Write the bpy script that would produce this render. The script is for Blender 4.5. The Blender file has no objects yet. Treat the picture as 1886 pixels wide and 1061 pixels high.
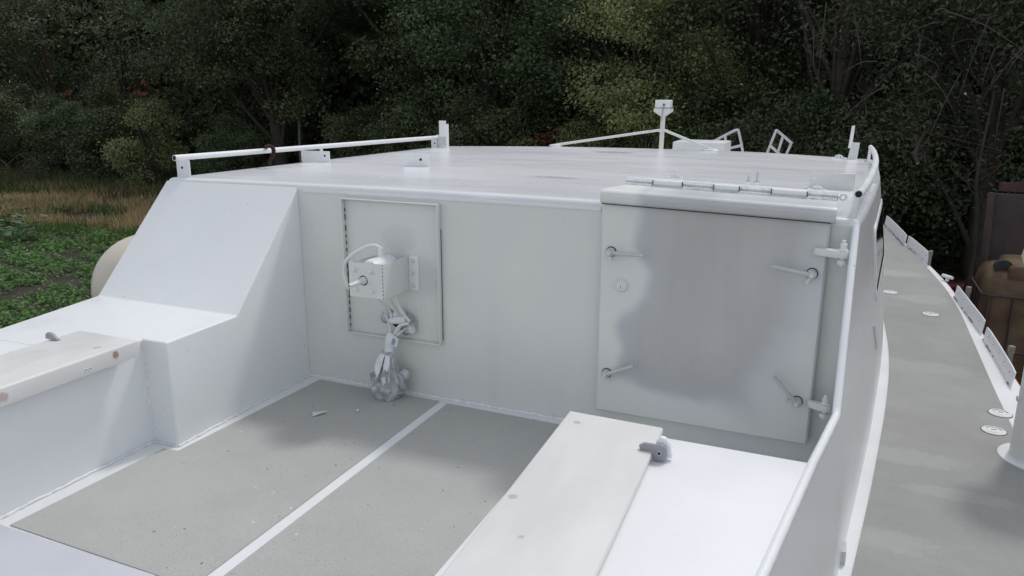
import bpy, bmesh, math, random
import numpy as np
from mathutils import Vector, Matrix, noise as mnoise
random.seed(7); RNG = np.random.default_rng(11)
R = math.radians
SC = bpy.context.scene
COL = SC.collection

# ------------------------------------------------------------------ camera
F_PX, YAW, PITCH, ROLL = 1412.63, -0.4065, 0.2521, 0.0018
cy, sy, cp, sp = math.cos(YAW), math.sin(YAW), math.cos(PITCH), math.sin(PITCH)
fw = Vector((sy*cp, cy*cp, -sp)); rt = Vector((cy, -sy, 0)); up = rt.cross(fw)
cr, sr = math.cos(ROLL), math.sin(ROLL)
rt, up = cr*rt + sr*up, -sr*rt + cr*up
camd = bpy.data.cameras.new('camera'); cam = bpy.data.objects.new('camera', camd); COL.objects.link(cam)
M = Matrix((rt, up, -fw)).transposed().to_4x4(); M.translation = (0, 0, 1.5); cam.matrix_world = M
camd.sensor_width = 36; camd.lens = 36*F_PX/1886; camd.clip_start = .05; camd.clip_end = 2000
SC.camera = cam

# ------------------------------------------------------------------ light
SUN_DIR = Vector((.22, .62, 1.0)).normalized()          # towards the sun
ELEV = math.asin(SUN_DIR.z); AZ = math.atan2(SUN_DIR.x, SUN_DIR.y)
W = bpy.data.worlds.new('World'); SC.world = W; W.use_nodes = True
nt = W.node_tree; nt.nodes.clear()
out = nt.nodes.new('ShaderNodeOutputWorld'); bg = nt.nodes.new('ShaderNodeBackground')
sky = nt.nodes.new('ShaderNodeTexSky'); sky.sky_type = 'NISHITA'; sky.sun_disc = False
sky.sun_elevation = ELEV; sky.sun_rotation = AZ; sky.dust_density = 1.2; sky.air_density = 1.0; sky.ozone_density = 1.0
hs = nt.nodes.new('ShaderNodeHueSaturation'); hs.inputs['Saturation'].default_value = .27
nt.links.new(sky.outputs[0], hs.inputs['Color'])
tc = nt.nodes.new('ShaderNodeTexCoord'); mp = nt.nodes.new('ShaderNodeMapping'); mp.inputs['Scale'].default_value = (1, 1, 2.6)
cn = nt.nodes.new('ShaderNodeTexNoise'); cn.inputs['Scale'].default_value = 2.2; cn.inputs['Detail'].default_value = 6
ramp = nt.nodes.new('ShaderNodeMapRange'); ramp.inputs[1].default_value = .35; ramp.inputs[2].default_value = .65
ramp.inputs[3].default_value = .8; ramp.inputs[4].default_value = 1.35
nt.links.new(tc.outputs['Generated'], mp.inputs[0]); nt.links.new(mp.outputs[0], cn.inputs['Vector']); nt.links.new(cn.outputs[0], ramp.inputs[0])
# the cloud cover is brighter behind the camera (astern) than over the wood
sx_ = nt.nodes.new('ShaderNodeSeparateXYZ'); nt.links.new(tc.outputs['Generated'], sx_.inputs[0])
gr = nt.nodes.new('ShaderNodeMapRange'); gr.inputs[1].default_value = -1; gr.inputs[2].default_value = .9; gr.inputs[3].default_value = 1.27; gr.inputs[4].default_value = .85
nt.links.new(sx_.outputs[1], gr.inputs[0])
mm = nt.nodes.new('ShaderNodeMath'); mm.operation = 'MULTIPLY'; nt.links.new(ramp.outputs[0], mm.inputs[0]); nt.links.new(gr.outputs[0], mm.inputs[1])
mul = nt.nodes.new('ShaderNodeMix'); mul.data_type = 'RGBA'; mul.blend_type = 'MULTIPLY'; mul.inputs[0].default_value = 1
nt.links.new(hs.outputs[0], mul.inputs[6]); nt.links.new(mm.outputs[0], mul.inputs[7]); nt.links.new(mul.outputs[2], bg.inputs[0])
bg.inputs[1].default_value = .15; nt.links.new(bg.outputs[0], out.inputs[0])
sund = bpy.data.lights.new('sun', 'SUN'); sun = bpy.data.objects.new('sun', sund); COL.objects.link(sun)
sund.energy = 1.1; sund.angle = R(7); sund.color = (1, .97, .92)
sun.rotation_euler = (-SUN_DIR).to_track_quat('-Z', 'Y').to_euler()
SC.view_settings.view_transform = 'Standard'; SC.view_settings.look = 'None'; SC.view_settings.exposure = .14; SC.view_settings.gamma = 1

# ------------------------------------------------------------------ materials
class NB:
    def __init__(s, m): s.t = m.node_tree; s.N = s.t.nodes; s.L = s.t.links
    def n(s, typ, **k):
        o = s.N.new(typ)
        for a, v in k.items(): setattr(o, a, v)
        return o
    def put(s, sock, v):
        if hasattr(v, 'is_output'): s.L.new(v, sock)
        elif v is not None: sock.default_value = v
    def math(s, op, a, b=None, clamp=False):
        o = s.n('ShaderNodeMath', operation=op, use_clamp=clamp); s.put(o.inputs[0], a); s.put(o.inputs[1], b); return o.outputs[0]
    def noise(s, vec, scale, detail=4, rough=.55):
        o = s.n('ShaderNodeTexNoise'); s.put(o.inputs['Vector'], vec); o.inputs['Scale'].default_value = scale
        o.inputs['Detail'].default_value = detail; o.inputs['Roughness'].default_value = rough; return o.outputs[0]
    def rng(s, v, a, b, c, d, smooth=False):
        o = s.n('ShaderNodeMapRange')
        if smooth: o.interpolation_type = 'SMOOTHSTEP'
        s.put(o.inputs[0], v)
        for i, x in enumerate((a, b, c, d)): s.put(o.inputs[i+1], x)
        return o.outputs[0]
    def mix(s, f, a, b, mode='MIX'):
        o = s.n('ShaderNodeMix', data_type='RGBA', blend_type=mode); s.put(o.inputs[0], f)
        s.put(o.inputs[6], a if hasattr(a, 'is_output') else (*a, 1)); s.put(o.inputs[7], b if hasattr(b, 'is_output') else (*b, 1)); return o.outputs[2]
    def mapping(s, vec, scale=(1, 1, 1), loc=(0, 0, 0)):
        o = s.n('ShaderNodeMapping'); s.put(o.inputs[0], vec); o.inputs['Scale'].default_value = scale; o.inputs['Location'].default_value = loc; return o.outputs[0]
    def pos(s): return s.n('ShaderNodeNewGeometry').outputs['Position']

def new_mat(name):
    m = bpy.data.materials.new(name); m.use_nodes = True; b = NB(m); p = b.N['Principled BSDF']; return m, b, p

def paint(name, col, col2=None, rough=.4, spec=.5, nscale=2.5, namt=1.0, stretch=(1, 1, 1), bump=.02, bscale=60, speck=None, spots=(), rvar=.1, attr=None, grime=0, debris=0, scratch=0):
    """painted steel: col varied towards col2, fine bump, optional stain spots (centre, radius, xyz scale, colour, strength)"""
    m, b, p = new_mat(name); P = b.pos()
    nz = b.noise(b.mapping(P, stretch), nscale, 5, .6)
    c = b.mix(b.rng(nz, .35, .68, 0, namt), col, col2 or tuple(x*.93 for x in col))
    if speck:
        sn = b.noise(P, speck[1], 2, .7); c = b.mix(b.rng(sn, speck[2], speck[2]+.1, 0, speck[3]), c, speck[0])
    if grime:      # faint runs and dulled areas in the paint
        gn = b.noise(b.mapping(P, (1, 1, .12)), 9, 4, .6); g2 = b.noise(P, 1.1, 3, .6)
        c = b.mix(b.math('MULTIPLY', b.rng(gn, .5, .75, 0, grime), b.rng(g2, .4, .65, 0, 1)), c, (.45, .45, .43)); sn = b.noise(P, 55, 1, .5)
        c = b.mix(b.rng(sn, .79, .81, 0, .6), c, (.20, .19, .17))
    if scratch:
        sn = b.noise(b.mapping(P, (.8, 11, 1)), 1.9, 3, .6); c = b.mix(b.rng(sn, .66, .70, 0, scratch), c, (.86, .87, .89)); sn = b.noise(b.mapping(P, (.7, 5, 1), (3, 1, 0)), 1.6, 3, .6); c = b.mix(b.rng(sn, .6, .75, 0, scratch*.8), c, (.56, .57, .60))
    if debris:
        sn = b.noise(P, 38, 1, .5); c = b.mix(b.rng(sn, .755, .775, 0, .75), c, (.12, .11, .10)); sn = b.noise(b.mapping(P, (1, 1, 1), (5, 3, 1)), 30, 1, .5); c = b.mix(b.rng(sn, .77, .79, 0, .7), c, (.7, .7, .68))
        wn2 = b.noise(P, .9, 4, .6); c = b.mix(b.rng(wn2, .45, .7, 0, .35), c, (.55, .555, .53))
    if spots:
        wn = b.noise(P, 22, 4, .7); wn = b.rng(wn, .25, .75, -.5, .5)
    for (cx, cyy, cz), r, scl, sc, st in spots:
        d = b.n('ShaderNodeVectorMath', operation='DISTANCE')
        s1 = b.n('ShaderNodeVectorMath', operation='MULTIPLY'); b.put(s1.inputs[0], P); s1.inputs[1].default_value = scl
        b.put(d.inputs[0], s1.outputs[0]); d.inputs[1].default_value = (cx*scl[0], cyy*scl[1], cz*scl[2])
        dd = b.math('ADD', d.outputs['Value'], b.math('MULTIPLY', wn, r*.7))
        c = b.mix(b.rng(dd, r*.55, r, st, 0, True), c, sc)
    if attr:
        a = b.n('ShaderNodeAttribute', attribute_name=attr[0])
        c = b.mix(b.n('ShaderNodeSeparateColor').outputs[0] if 0 else a.outputs['Fac'], c, attr[1])
    b.put(p.inputs['Base Color'], c)
    b.put(p.inputs['Roughness'], b.rng(b.noise(b.mapping(P, stretch), nscale*2.3, 5, .65), .3, .7, max(.03, rough-rvar), rough+rvar))
    p.inputs['Specular IOR Level'].default_value = spec
    if bump:
        bn = b.n('ShaderNodeBump'); bn.inputs['Strength'].default_value = 1; bn.inputs['Distance'].default_value = bump*.01
        b.put(bn.inputs['Height'], b.math('ADD', b.noise(P, bscale, 3, .6), b.math('MULTIPLY', b.noise(P, 5, 2, .5), 3.0)))
        b.put(p.inputs['Normal'], bn.outputs[0])
    return m

WHITE = (.80, .813, .828); GREY = (.715, .722, .688); RUST = (.16, .07, .04)
m_white = paint('white_paint', WHITE, (.76, .775, .79), rough=.40, nscale=1.7, bump=.06, grime=.10)
m_bulk = paint('grey_white_paint', GREY, (.665, .685, .68), rough=.42, nscale=2.2, bump=.08, stretch=(1, 1, .5), grime=.16,
               spots=[((-1.96, 3.16, .80), .13, (1, 1, 1.6), (.5, .51, .53), .3), ((-1.83, 3.16, .62), .10, (1, 1, .8), (.56, .57, .59), .4)])
m_roof = paint('roof_paint', (.71, .72, .75), (.76, .77, .79), rough=.27, nscale=.6, stretch=(.45, 1.5, 1), bump=.008, rvar=.07, spec=.5, scratch=.6,
               spots=[((-1.70, 6.0, 1.02), .17, (.8, 1.2, 1), (.40, .41, .41), .75), ((-1.46, 3.98, 1.04), .13, (.75, 2.0, 1), (.48, .47, .44), .7),
                      ((-1.62, 5.38, 1.03), .12, (.5, 1.3, 1), (.70, .66, .60), .7), ((-1.8, 4.25, 1.04), .25, (.6, 1.6, 1), (.74, .72, .68), .6)])
m_side = paint('side_paint', (.60, .605, .625), (.65, .655, .67), rough=.24, nscale=.7, stretch=(1, 1.2, .3), bump=.004, bscale=9, rvar=.03)
m_weld = paint('weld_paint', (.82, .83, .84), (.66, .67, .68), rough=.45, nscale=40, bump=.25, bscale=90)
m_grey = paint('nonslip_grey', (.445, .452, .435), (.505, .51, .49), rough=.9, spec=.25, nscale=1.6, bump=.28, bscale=260, speck=((.22, .225, .22), 190, .53, .28), rvar=.05, debris=1)
m_sdeck = paint('deck_nonslip', (.335, .338, .325), (.385, .388, .375), rough=.9, spec=.25, nscale=2.2, stretch=(1, 1, 1), bump=.28, bscale=240,
                speck=((.21, .215, .21), 170, .53, .30), rvar=.05,
                spots=[((.42, 3.95, -.25), .15, (.5, 1.3, 1), (.47, .475, .46), .45), ((.62, 3.62, -.25), .11, (.4, 1.5, 1), (.48, .485, .47), .35), ((.75, 7.3, -.25), .16, (.6, .8, 1), (.45, .455, .44), .5), ((.5, 8.3, -.25), .2, (.5, 1, 1), (.46, .465, .45), .5), ((.3, 3.1, -.25), .14, (.6, 1.4, 1), (.45, .45, .44), .5), ((.6, 5.4, -.25), .18, (.5, 1.1, 1), (.42, .425, .41), .5)])
m_deckw = paint('deck_white', (.80, .82, .83), (.75, .765, .78), rough=.45, bump=.04)
m_blue = paint('smooth_bluegrey', (.60, .615, .67), (.54, .555, .61), rough=.4, nscale=3, bump=.03)
def rustring(x, y, z, r=.03, st=.55, col=(.40, .27, .24)): return ((x, y, z), r, (1, 1, 1), col, st)
m_lid = paint('aluminium_lid', (.72, .712, .70), (.64, .637, .635), rough=.42, nscale=6, stretch=(1, .35, 1), bump=.05,
              spots=[rustring(-2.61, 2.045, .47, .021, .8, (.24, .13, .09)), rustring(-2.61, 1.58, .465, .026, .55, (.32, .20, .15)),
                     rustring(-.685, 2.10, .5, .015), rustring(-.69, 1.61, .5, .016), rustring(-.60, 1.45, .5, .010, .5, (.34, .32, .28)),
                     rustring(-2.68, 2.02, .5, .02, .5, (.42, .36, .35))])
m_alu = paint('bare_aluminium', (.31, .32, .35), (.25, .26, .29), rough=.35, nscale=12, bump=.05)
m_dark = paint('dark_bore', (.012, .012, .012), rough=.8, bump=0)
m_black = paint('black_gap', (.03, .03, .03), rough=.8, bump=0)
m_steel = paint('rod_grey', (.56, .575, .57), (.48, .50, .495), rough=.32, nscale=20, bump=.06)
m_red = paint('red_rubrail', (.42, .03, .03), rough=.4, bump=.02)
m_cream = paint('cream_vinyl', (.60, .55, .46), (.54, .49, .41), rough=.5, nscale=4, bump=.02)
m_bag = paint('silver_wrap', (.66, .67, .68), (.24, .25, .28), rough=.38, nscale=22, bump=.6, bscale=55)  # the dark second colour paints the shade of the folds
m_brownhook = paint('brown_hook', (.022, .014, .012), (.045, .022, .016), rough=.8, spec=.2, nscale=20)
m_rusty = paint('rusty_steel', (.035, .032, .034), (.06, .035, .03), rough=.75, nscale=3, bump=.15, bscale=30)
m_tank = paint('dirty_plastic', (.15, .10, .052), (.075, .033, .016), rough=.6, nscale=2.2, bump=.05, stretch=(1, 1, 1.3))
m_cage = paint('cage_bar', (.06, .05, .055), (.09, .06, .05), rough=.6, nscale=10)
m_pallet = paint('dark_pallet', (.03, .022, .018), rough=.8, nscale=5)
m_bluetape = paint('blue_tape', (.25, .33, .48), rough=.5)
m_pulp = paint('galvanised', (.55, .56, .58), (.45, .46, .48), rough=.4, nscale=12)
m_glass, b_, p_ = new_mat('dark_window'); p_.inputs['Base Color'].default_value = (.01, .012, .014, 1); p_.inputs['Roughness'].default_value = .05
m_pole = paint('pole_grey', (.13, .13, .12), rough=.8, nscale=3)
m_bark = paint('bark', (.055, .045, .034), (.03, .026, .02), rough=.9, nscale=7, stretch=(3, 3, .4), bump=.6, bscale=25)
m_brick = paint('brick', (.55, .20, .11), (.45, .15, .09), rough=.85, nscale=4)
m_tile = paint('roof_tile', (.55, .17, .08), (.42, .12, .06), rough=.8, nscale=3)
m_soil = paint('soil', (.028, .021, .017), (.048, .036, .028), rough=.95, nscale=3, bump=.8, bscale=14)
m_cobble = paint('cobbles', (.06, .06, .065), (.035, .035, .04), rough=.8, nscale=9, bump=.9, bscale=11)
m_paper = paint('paper', (.72, .71, .68), rough=.8, bump=0)

def leaf_mat(name, c1, c2, c3, trans=.25, rough=.55):
    m, b, p = new_mat(name)
    a = b.n('ShaderNodeAttribute', attribute_name='tint'); oi = b.n('ShaderNodeObjectInfo')
    c = b.mix(b.rng(a.outputs['Fac'], 0, .8, 0, 1), c1, c2); c = b.mix(b.rng(a.outputs['Fac'], .9, 1, 0, 1), c, c3)
    h = b.n('ShaderNodeHueSaturation'); b.put(h.inputs['Color'], c); b.put(h.inputs['Value'], b.rng(oi.outputs['Random'], 0, 1, .8, 1.2))
    b.put(h.inputs['Hue'], b.rng(oi.outputs['Random'], 0, 1, .485, .515))
    b.put(p.inputs['Base Color'], h.outputs[0]); p.inputs['Roughness'].default_value = rough; p.inputs['Specular IOR Level'].default_value = .35
    t = b.n('ShaderNodeBsdfTranslucent'); b.put(t.inputs[0], h.outputs[0]); mx = b.n('ShaderNodeMixShader'); mx.inputs[0].default_value = trans
    o = b.N['Material Output']; b.put(mx.inputs[1], p.outputs[0]); b.put(mx.inputs[2], t.outputs[0]); b.put(o.inputs[0], mx.outputs[0])
    return m
m_oak = leaf_mat('oak_leaves', (.040, .056, .028), (.125, .165, .078), (.22, .26, .15))
m_willow = leaf_mat('willow_leaves', (.052, .066, .040), (.135, .158, .095), (.26, .29, .20))
m_yellow = leaf_mat('yellowing_leaves', (.12, .145, .06), (.22, .25, .11), (.40, .36, .12))
m_lightl = leaf_mat('light_green_leaves', (.17, .20, .085), (.32, .35, .15), (.55, .50, .18), .35)
m_rustl = leaf_mat('russet_leaves', (.10, .045, .018), (.14, .06, .02), (.08, .07, .03))
m_crop = leaf_mat('crop_leaves', (.06, .125, .03), (.13, .225, .06), (.20, .30, .10), .3)
m_dry = leaf_mat('dry_grass', (.44, .31, .17), (.62, .50, .28), (.26, .28, .09), .2)
m_grass = leaf_mat('green_grass', (.06, .09, .03), (.11, .13, .05), (.20, .15, .07), .2)
m_big = leaf_mat('broad_leaves', (.10, .19, .10), (.15, .24, .13), (.17, .26, .15), .2)

# ------------------------------------------------------------------ helpers
LOC = {}
def link(name, me, mats, parent=None, origin=None, smooth=35):
    v = np.empty(len(me.vertices)*3, 'f'); me.vertices.foreach_get('co', v); v = v.reshape(-1, 3)
    if origin is None: origin = (v.min(0)+v.max(0))/2
    origin = np.array(origin, 'f'); v = v-origin; me.vertices.foreach_set('co', v.ravel()); me.update()
    if smooth is not None and len(me.polygons):
        me.shade_smooth()
        me.set_sharp_from_angle(angle=R(smooth))
    for m in (mats if isinstance(mats, (list, tuple)) else [mats]): me.materials.append(m)
    o = bpy.data.objects.new(name, me); COL.objects.link(o)
    pl = np.zeros(3)
    if parent is not None: o.parent = parent; pl = LOC[parent.name]
    o.location = tuple(float(x) for x in origin-pl); LOC[o.name] = np.array(origin, float)
    return o
class MB:
    def __init__(s): s.v = []; s.f = []; s.mi = []
    def add(s, vs, fs, mi=0):
        k = len(s.v); s.v += [tuple(map(float, x)) for x in vs]; s.f += [tuple(i+k for i in f) for f in fs]; s.mi += [mi]*len(fs); return s
    def box(s, x0, x1, y0, y1, z0, z1, rot=None, mi=0):
        vs = [(x, y, z) for x in (x0, x1) for y in (y0, y1) for z in (z0, z1)]
        if rot is not None:
            c = Vector(((x0+x1)/2, (y0+y1)/2, (z0+z1)/2)); vs = [c+rot@(Vector(q)-c) for q in vs]
        return s.add(vs, [(0, 1, 3, 2), (4, 6, 7, 5), (0, 4, 5, 1), (2, 3, 7, 6), (0, 2, 6, 4), (1, 5, 7, 3)], mi)
    def tube(s, path, r, n=12, caps=True, mi=0):
        P = [Vector(p) for p in path]; rr = r if isinstance(r, (list, tuple)) else [r]*len(P); vs = []; fs = []; prev = None
        for i, p in enumerate(P):
            t = (P[min(i+1, len(P)-1)]-P[max(i-1, 0)]).normalized()
            if prev is None:
                a = Vector((0, 0, 1)) if abs(t.z) < .9 else Vector((1, 0, 0)); u = t.cross(a).normalized()
            else: u = (prev-t*prev.dot(t)).normalized()
            prev = u; w = t.cross(u)
            vs += [p+(u*math.cos(q)+w*math.sin(q))*rr[i] for q in [2*math.pi*k/n for k in range(n)]]
        for i in range(len(P)-1):
            for k in range(n): fs.append((i*n+k, i*n+(k+1) % n, (i+1)*n+(k+1) % n, (i+1)*n+k))
        if caps: fs.append(tuple(range(n-1, -1, -1))); fs.append(tuple((len(P)-1)*n+k for k in range(n)))
        return s.add(vs, fs, mi)
    def lathe(s, prof, c, axis='Z', n=24, mi=0, fn=None):
        vs = []; fs = []
        for i, (r, h) in enumerate(prof):
            for k in range(n):
                q = 2*math.pi*k/n; r2 = r if fn is None else r*fn(i, q); a, b = r2*math.cos(q), r2*math.sin(q)
                vs.append({'Z': (a, b, h), 'Y': (a, h, b), 'X': (h, a, b)}[axis])
        for i in range(len(prof)-1):
            for k in range(n): fs.append((i*n+k, i*n+(k+1) % n, (i+1)*n+(k+1) % n, (i+1)*n+k))
        fs.append(tuple(range(n))); fs.append(tuple((len(prof)-1)*n+k for k in range(n)))
        return s.add([(x+c[0], y+c[1], z+c[2]) for x, y, z in vs], fs, mi)
    def grid(s, fn, nu, nv, mi=0):
        vs = [fn(i/nu, j/nv) for j in range(nv+1) for i in range(nu+1)]
        fs = [(j*(nu+1)+i, j*(nu+1)+i+1, (j+1)*(nu+1)+i+1, (j+1)*(nu+1)+i) for j in range(nv) for i in range(nu)]
        return s.add(vs, fs, mi)
    def prism(s, poly, axis, a, b, mi=0):
        n = len(poly); mk = {'X': lambda p, h: (h, p[0], p[1]), 'Y': lambda p, h: (p[0], h, p[1]), 'Z': lambda p, h: (p[0], p[1], h)}[axis]
        vs = [mk(p, a) for p in poly]+[mk(p, b) for p in poly]
        return s.add(vs, [tuple(range(n-1, -1, -1)), tuple(range(n, 2*n))]+[(i, (i+1) % n, n+(i+1) % n, n+i) for i in range(n)], mi)
    def build(s, name, mats, parent=None, bevel=0, seg=2, smooth=35, origin=None):
        me = bpy.data.meshes.new(name); me.from_pydata(s.v, [], s.f); 
        if any(s.mi): me.polygons.foreach_set('material_index', s.mi)
        bm = bmesh.new(); bm.from_mesh(me); bmesh.ops.recalc_face_normals(bm, faces=bm.faces)
        if bevel:
            ed = [e for e in bm.edges if len(e.link_faces) == 2 and e.calc_face_angle(0) > R(25)]
            bmesh.ops.bevel(bm, geom=ed, offset=bevel, segments=seg, affect='EDGES', clamp_overlap=True, profile=.5)
        bm.to_mesh(me); bm.free()
        return link(name, me, mats, parent, origin, smooth)
def empty(name, loc, label=None, cat=None, group=None, parent=None):
    o = bpy.data.objects.new(name, None); COL.objects.link(o); o.empty_display_size = .1; pl = np.zeros(3)
    if parent is not None: o.parent = parent; pl = LOC[parent.name]
    o.location = tuple(float(a) for a in np.array(loc, float)-pl); LOC[o.name] = np.array(loc, float); tag(o, label, cat, group); return o
def lump(name, c, r, mat, par, seed, sub=3, amp=.35, freq=3.0):
    bm = bmesh.new(); bmesh.ops.create_icosphere(bm, subdivisions=sub, radius=1)
    for v in bm.verts:
        d = 1+amp*mnoise.noise(v.co*freq*.5+Vector((seed, 0, 0)))+amp*.5*mnoise.noise(v.co*freq*1.7+Vector((0, seed, 0))); v.co = Vector((v.co.x*r[0]*d+c[0], v.co.y*r[1]*d+c[1], v.co.z*r[2]*d+c[2]))
    me = bpy.data.meshes.new(name); bm.to_mesh(me); bm.free(); return link(name, me, mat, par, smooth=28)
def tag(o, label=None, cat=None, group=None, kind=None):
    if label: o['label'] = label
    if cat: o['category'] = cat
    if group: o['group'] = group
    if kind: o['kind'] = kind
    return o
def itp(pts):
    xs = [p[0] for p in pts]; ys = [p[1] for p in pts]; return lambda t: float(np.interp(t, xs, ys))
def smooth_itp(pts, w=.35):
    f = itp(pts); return lambda t: sum(f(t+w*d) for d in (-1, -.66, -.33, 0, .33, .66, 1))/7
def bez(path, n=8):
    P = [Vector(p) for p in path]; P = [2*P[0]-P[1]]+P+[2*P[-1]-P[-2]]; o = []
    for i in range(1, len(P)-2):
        for k in range(n):
            t = k/n; a, b, c, d = P[i-1:i+3]
            o.append(.5*((2*b)+(c-a)*t+(2*a-5*b+4*c-d)*t*t+(3*b-a-3*c+d)*t**3))
    o.append(P[-2]); return o

# ================================================================== BOAT
YB = 3.164; ZD = -.25; ZS = .4756; XC = -1.7; GZ = -2.2
boat = empty('motor_boat', (XC, 3.0, GZ), 'white painted steel motor boat with grey non-slip decks, seen from its aft well', 'boat')
def zr(x, y): return 1.042-.0065*(y-YB)-.014*((x-XC)/1.75)**2
xeR = smooth_itp([(2.9, .055), (3.164, .072), (3.33, .090), (3.7, .120), (4.3, .160), (5.1, .203), (6.0, .215), (6.6, .19), (8, .1)], .12)
xeL = smooth_itp([(2.9, -3.455), (3.164, -3.452), (4, -3.44), (5, -3.425), (6.3, -3.40), (8, -3.3)], .12)
yfr = smooth_itp([(-3.6, 6.22), (-3.32, 6.27), (-2.39, 6.52), (-1.44, 6.63), (-.65, 6.66), (0, 6.45), (.3, 6.38)], .15)
# roof with rolled edges
RR = .028
def roof_fn():
    us = [0, .25, .5, .75, 1]
    arc = [(RR*(1-math.cos(math.pi/2*(1-a))) if 0 else RR-RR*math.sin(math.pi/2*a), RR-RR*math.cos(math.pi/2*(1-a))) for a in us]
    arc = []
    for a in (0, .2, .4, .6, .8, 1):
        q = math.pi/2*a; arc.append((RR*(1-math.sin(q)), RR*(1-math.cos(q))))          # (inset, drop): a=0 -> (r,0) ; a=1 -> (0,r)
    arc = arc[::-1]                                                                    # from outer edge inwards
    nx, ny = 48, 44
    cols = [('L', a) for a in arc]+[('M', i/nx) for i in range(1, nx)]+[('R', a) for a in arc[::-1]]
    rows = [('A', a) for a in arc]+[('M', j/ny) for j in range(1, ny)]+[('F', a) for a in arc[::-1]]
    vs = []
    for rk, ra in rows:
        for ck, ca in cols:
            # approximate x first with a middle y
            for it in range(3):
                if it == 0: y = YB+1
                if ck == 'L': x = xeL(y)+ca[0]
                elif ck == 'R': x = xeR(y)-ca[0]
                else:
                    a, b = xeL(y)+RR, xeR(y)-RR; x = a+(b-a)*ca
                if rk == 'A': y = YB+ra[0]
                elif rk == 'F': y = yfr(x)-ra[0]
                else: a, b = YB+RR, yfr(x)-RR; y = a+(b-a)*ra
            d = (ca[1] if ck in 'LR' else 0)+(ra[1] if rk in 'AF' else 0)
            vs.append((x, y, zr(x, y)-min(d, RR)))
    n = len(cols); fs = [(j*n+i, j*n+i+1, (j+1)*n+i+1, (j+1)*n+i) for j in range(len(rows)-1) for i in range(n-1)]
    return vs, fs
vs, fs = roof_fn(); roof = MB().add(vs, fs).build('roof', m_roof, boat, smooth=60); roof['label'] = 'glossy pale grey cabin roof with dried puddle stains'
# white band along the rolled aft roof edge
mb = MB()
pts = [(x, YB-.004, zr(x, YB)-RR-.012) for x in np.linspace(-3.44, -.93, 60)]
# cabin walls forward of the bulkhead
baseR = smooth_itp([(-3, -.75), (-1, -.42), (0, -.25), (.8, -.13), (1.6, -.02), (2.2, .063), (2.78, .128), (3.38, .187), (3.95, .243), (4.48, .287), (5.26, .345), (6.02, .385), (7, .395), (8.5, .25)], .25)
def topR(y):
    x = float(np.interp(y, [-3, -1, 0, .8, 1.56, 2.18, 2.554, 3.164], [-.80, -.48, -.30, -.176, -.068, .011, .065, .071])) if y < YB else xeR(y)
    z = zr(xeR(y), y)-RR if y >= YB else float(np.interp(y, [-3, 2.554, YB], [ZS-.002, ZS-.002, 1.012]))
    return x, z
ys = list(np.linspace(-2.6, 2.5, 26))+list(np.linspace(2.54, 3.164, 14))+list(np.linspace(3.2, 6.4, 34))
mb = MB(); nz = 10; vs = []
for y in ys:
    tx, tz = topR(y); bx = baseR(y)
    for k in range(nz+1):
        t = k/nz; bow = .018*math.sin(math.pi*t); vs.append((bx+(tx-bx)*t+bow, y, ZD+(tz-ZD)*t))
n = nz+1; mb.add(vs, [(j*n+i, j*n+i+1, (j+1)*n+i+1, (j+1)*n+i) for j in range(len(ys)-1) for i in range(nz)])
mb.build('side_wall', m_side, boat, smooth=60)
# inner skin of the coaming plate and its bead
mb = MB(); vs = []; ya = [y for y in ys if y <= 3.17]
for y in ya:
    tx, tz = topR(y); bx = baseR(y)
    for t in (0, .5, 1): vs.append((bx+(tx-bx)*t-.022, y, ZD+(tz-ZD)*t))
mb.add(vs, [(j*3+i, j*3+i+1, (j+1)*3+i+1, (j+1)*3+i) for j in range(len(ya)-1) for i in range(2)]); mb.build('coaming_inner_skin', m_white, boat)
bead = []
for y in np.linspace(-2.6, 3.155, 260):
    tx, tz = topR(y); bead.append((tx-.010+random.uniform(-.0005, .0005), y, tz-.002+random.uniform(-.0006, .0006)))
MB().tube(bead, .0135, 10).build('coaming_bead', m_white, boat, smooth=80)
# left wall
mb = MB(); vs = []
yl = [3.164+i*.2 for i in range(17)]
for y in yl:
    x = xeL(y)
    for t in (0, .5, 1): vs.append((x-.16*(1-t), y, ZD+(zr(x, y)-RR-ZD)*t))
mb.add(vs, [(j*3+i, j*3+i+1, (j+1)*3+i+1, (j+1)*3+i) for j in range(len(yl)-1) for i in range(2)])
# front wall
vs = []
for x in np.linspace(-3.39, .2, 30): vs += [(x, yfr(x), zr(x, yfr(x))-RR), (x, yfr(x)+.15, .5)]
mb.add(vs, [(2*i, 2*i+1, 2*i+3, 2*i+2) for i in range(29)]); mb.build('cabin_wall', m_white, boat)
MB().prism([(-3.2, 6.3), (-3.0, 9.5), (-2.4, 10.6), (-1.0, 10.6), (-.4, 9.5), (-.15, 6.3)], 'Z', ZD, .52).build('forward_trunk', m_white, boat, bevel=.04)

# bulkhead
mb = MB(); xs = np.linspace(-3.45, .066, 90); zsn = 20; vs = []
for x in xs:
    zt = zr(x, YB)-RR
    for k in range(zsn+1):
        vs.append((x, YB, ZD+(zt-ZD)*k/zsn))
n = zsn+1; mb.add(vs, [(j*n+i, j*n+i+1, (j+1)*n+i+1, (j+1)*n+i) for j in range(len(xs)-1) for i in range(zsn)])
mb.build('bulkhead', m_bulk, boat)
# rolled fascia proud of the bulkhead
mb = MB(); vs = []
xs = np.linspace(-2.52, -.945, 50)
for x in xs:
    z0 = zr(x, YB); w = .0015*mnoise.noise(Vector((x*9, 0, 3)))
    vs += [(x, YB-.0035, z0-RR+.004), (x, YB-.005, z0-.034+w), (x, YB-.0035, z0-.043+w*2), (x, YB+.002, z0-.046+w*2)]
mb.add(vs, [(j*4+i, j*4+i+1, (j+1)*4+i+1, (j+1)*4+i) for j in range(49) for i in range(3)]); mb.build('roof_fascia', m_white, boat, smooth=70)
mb = MB(); 
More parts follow.
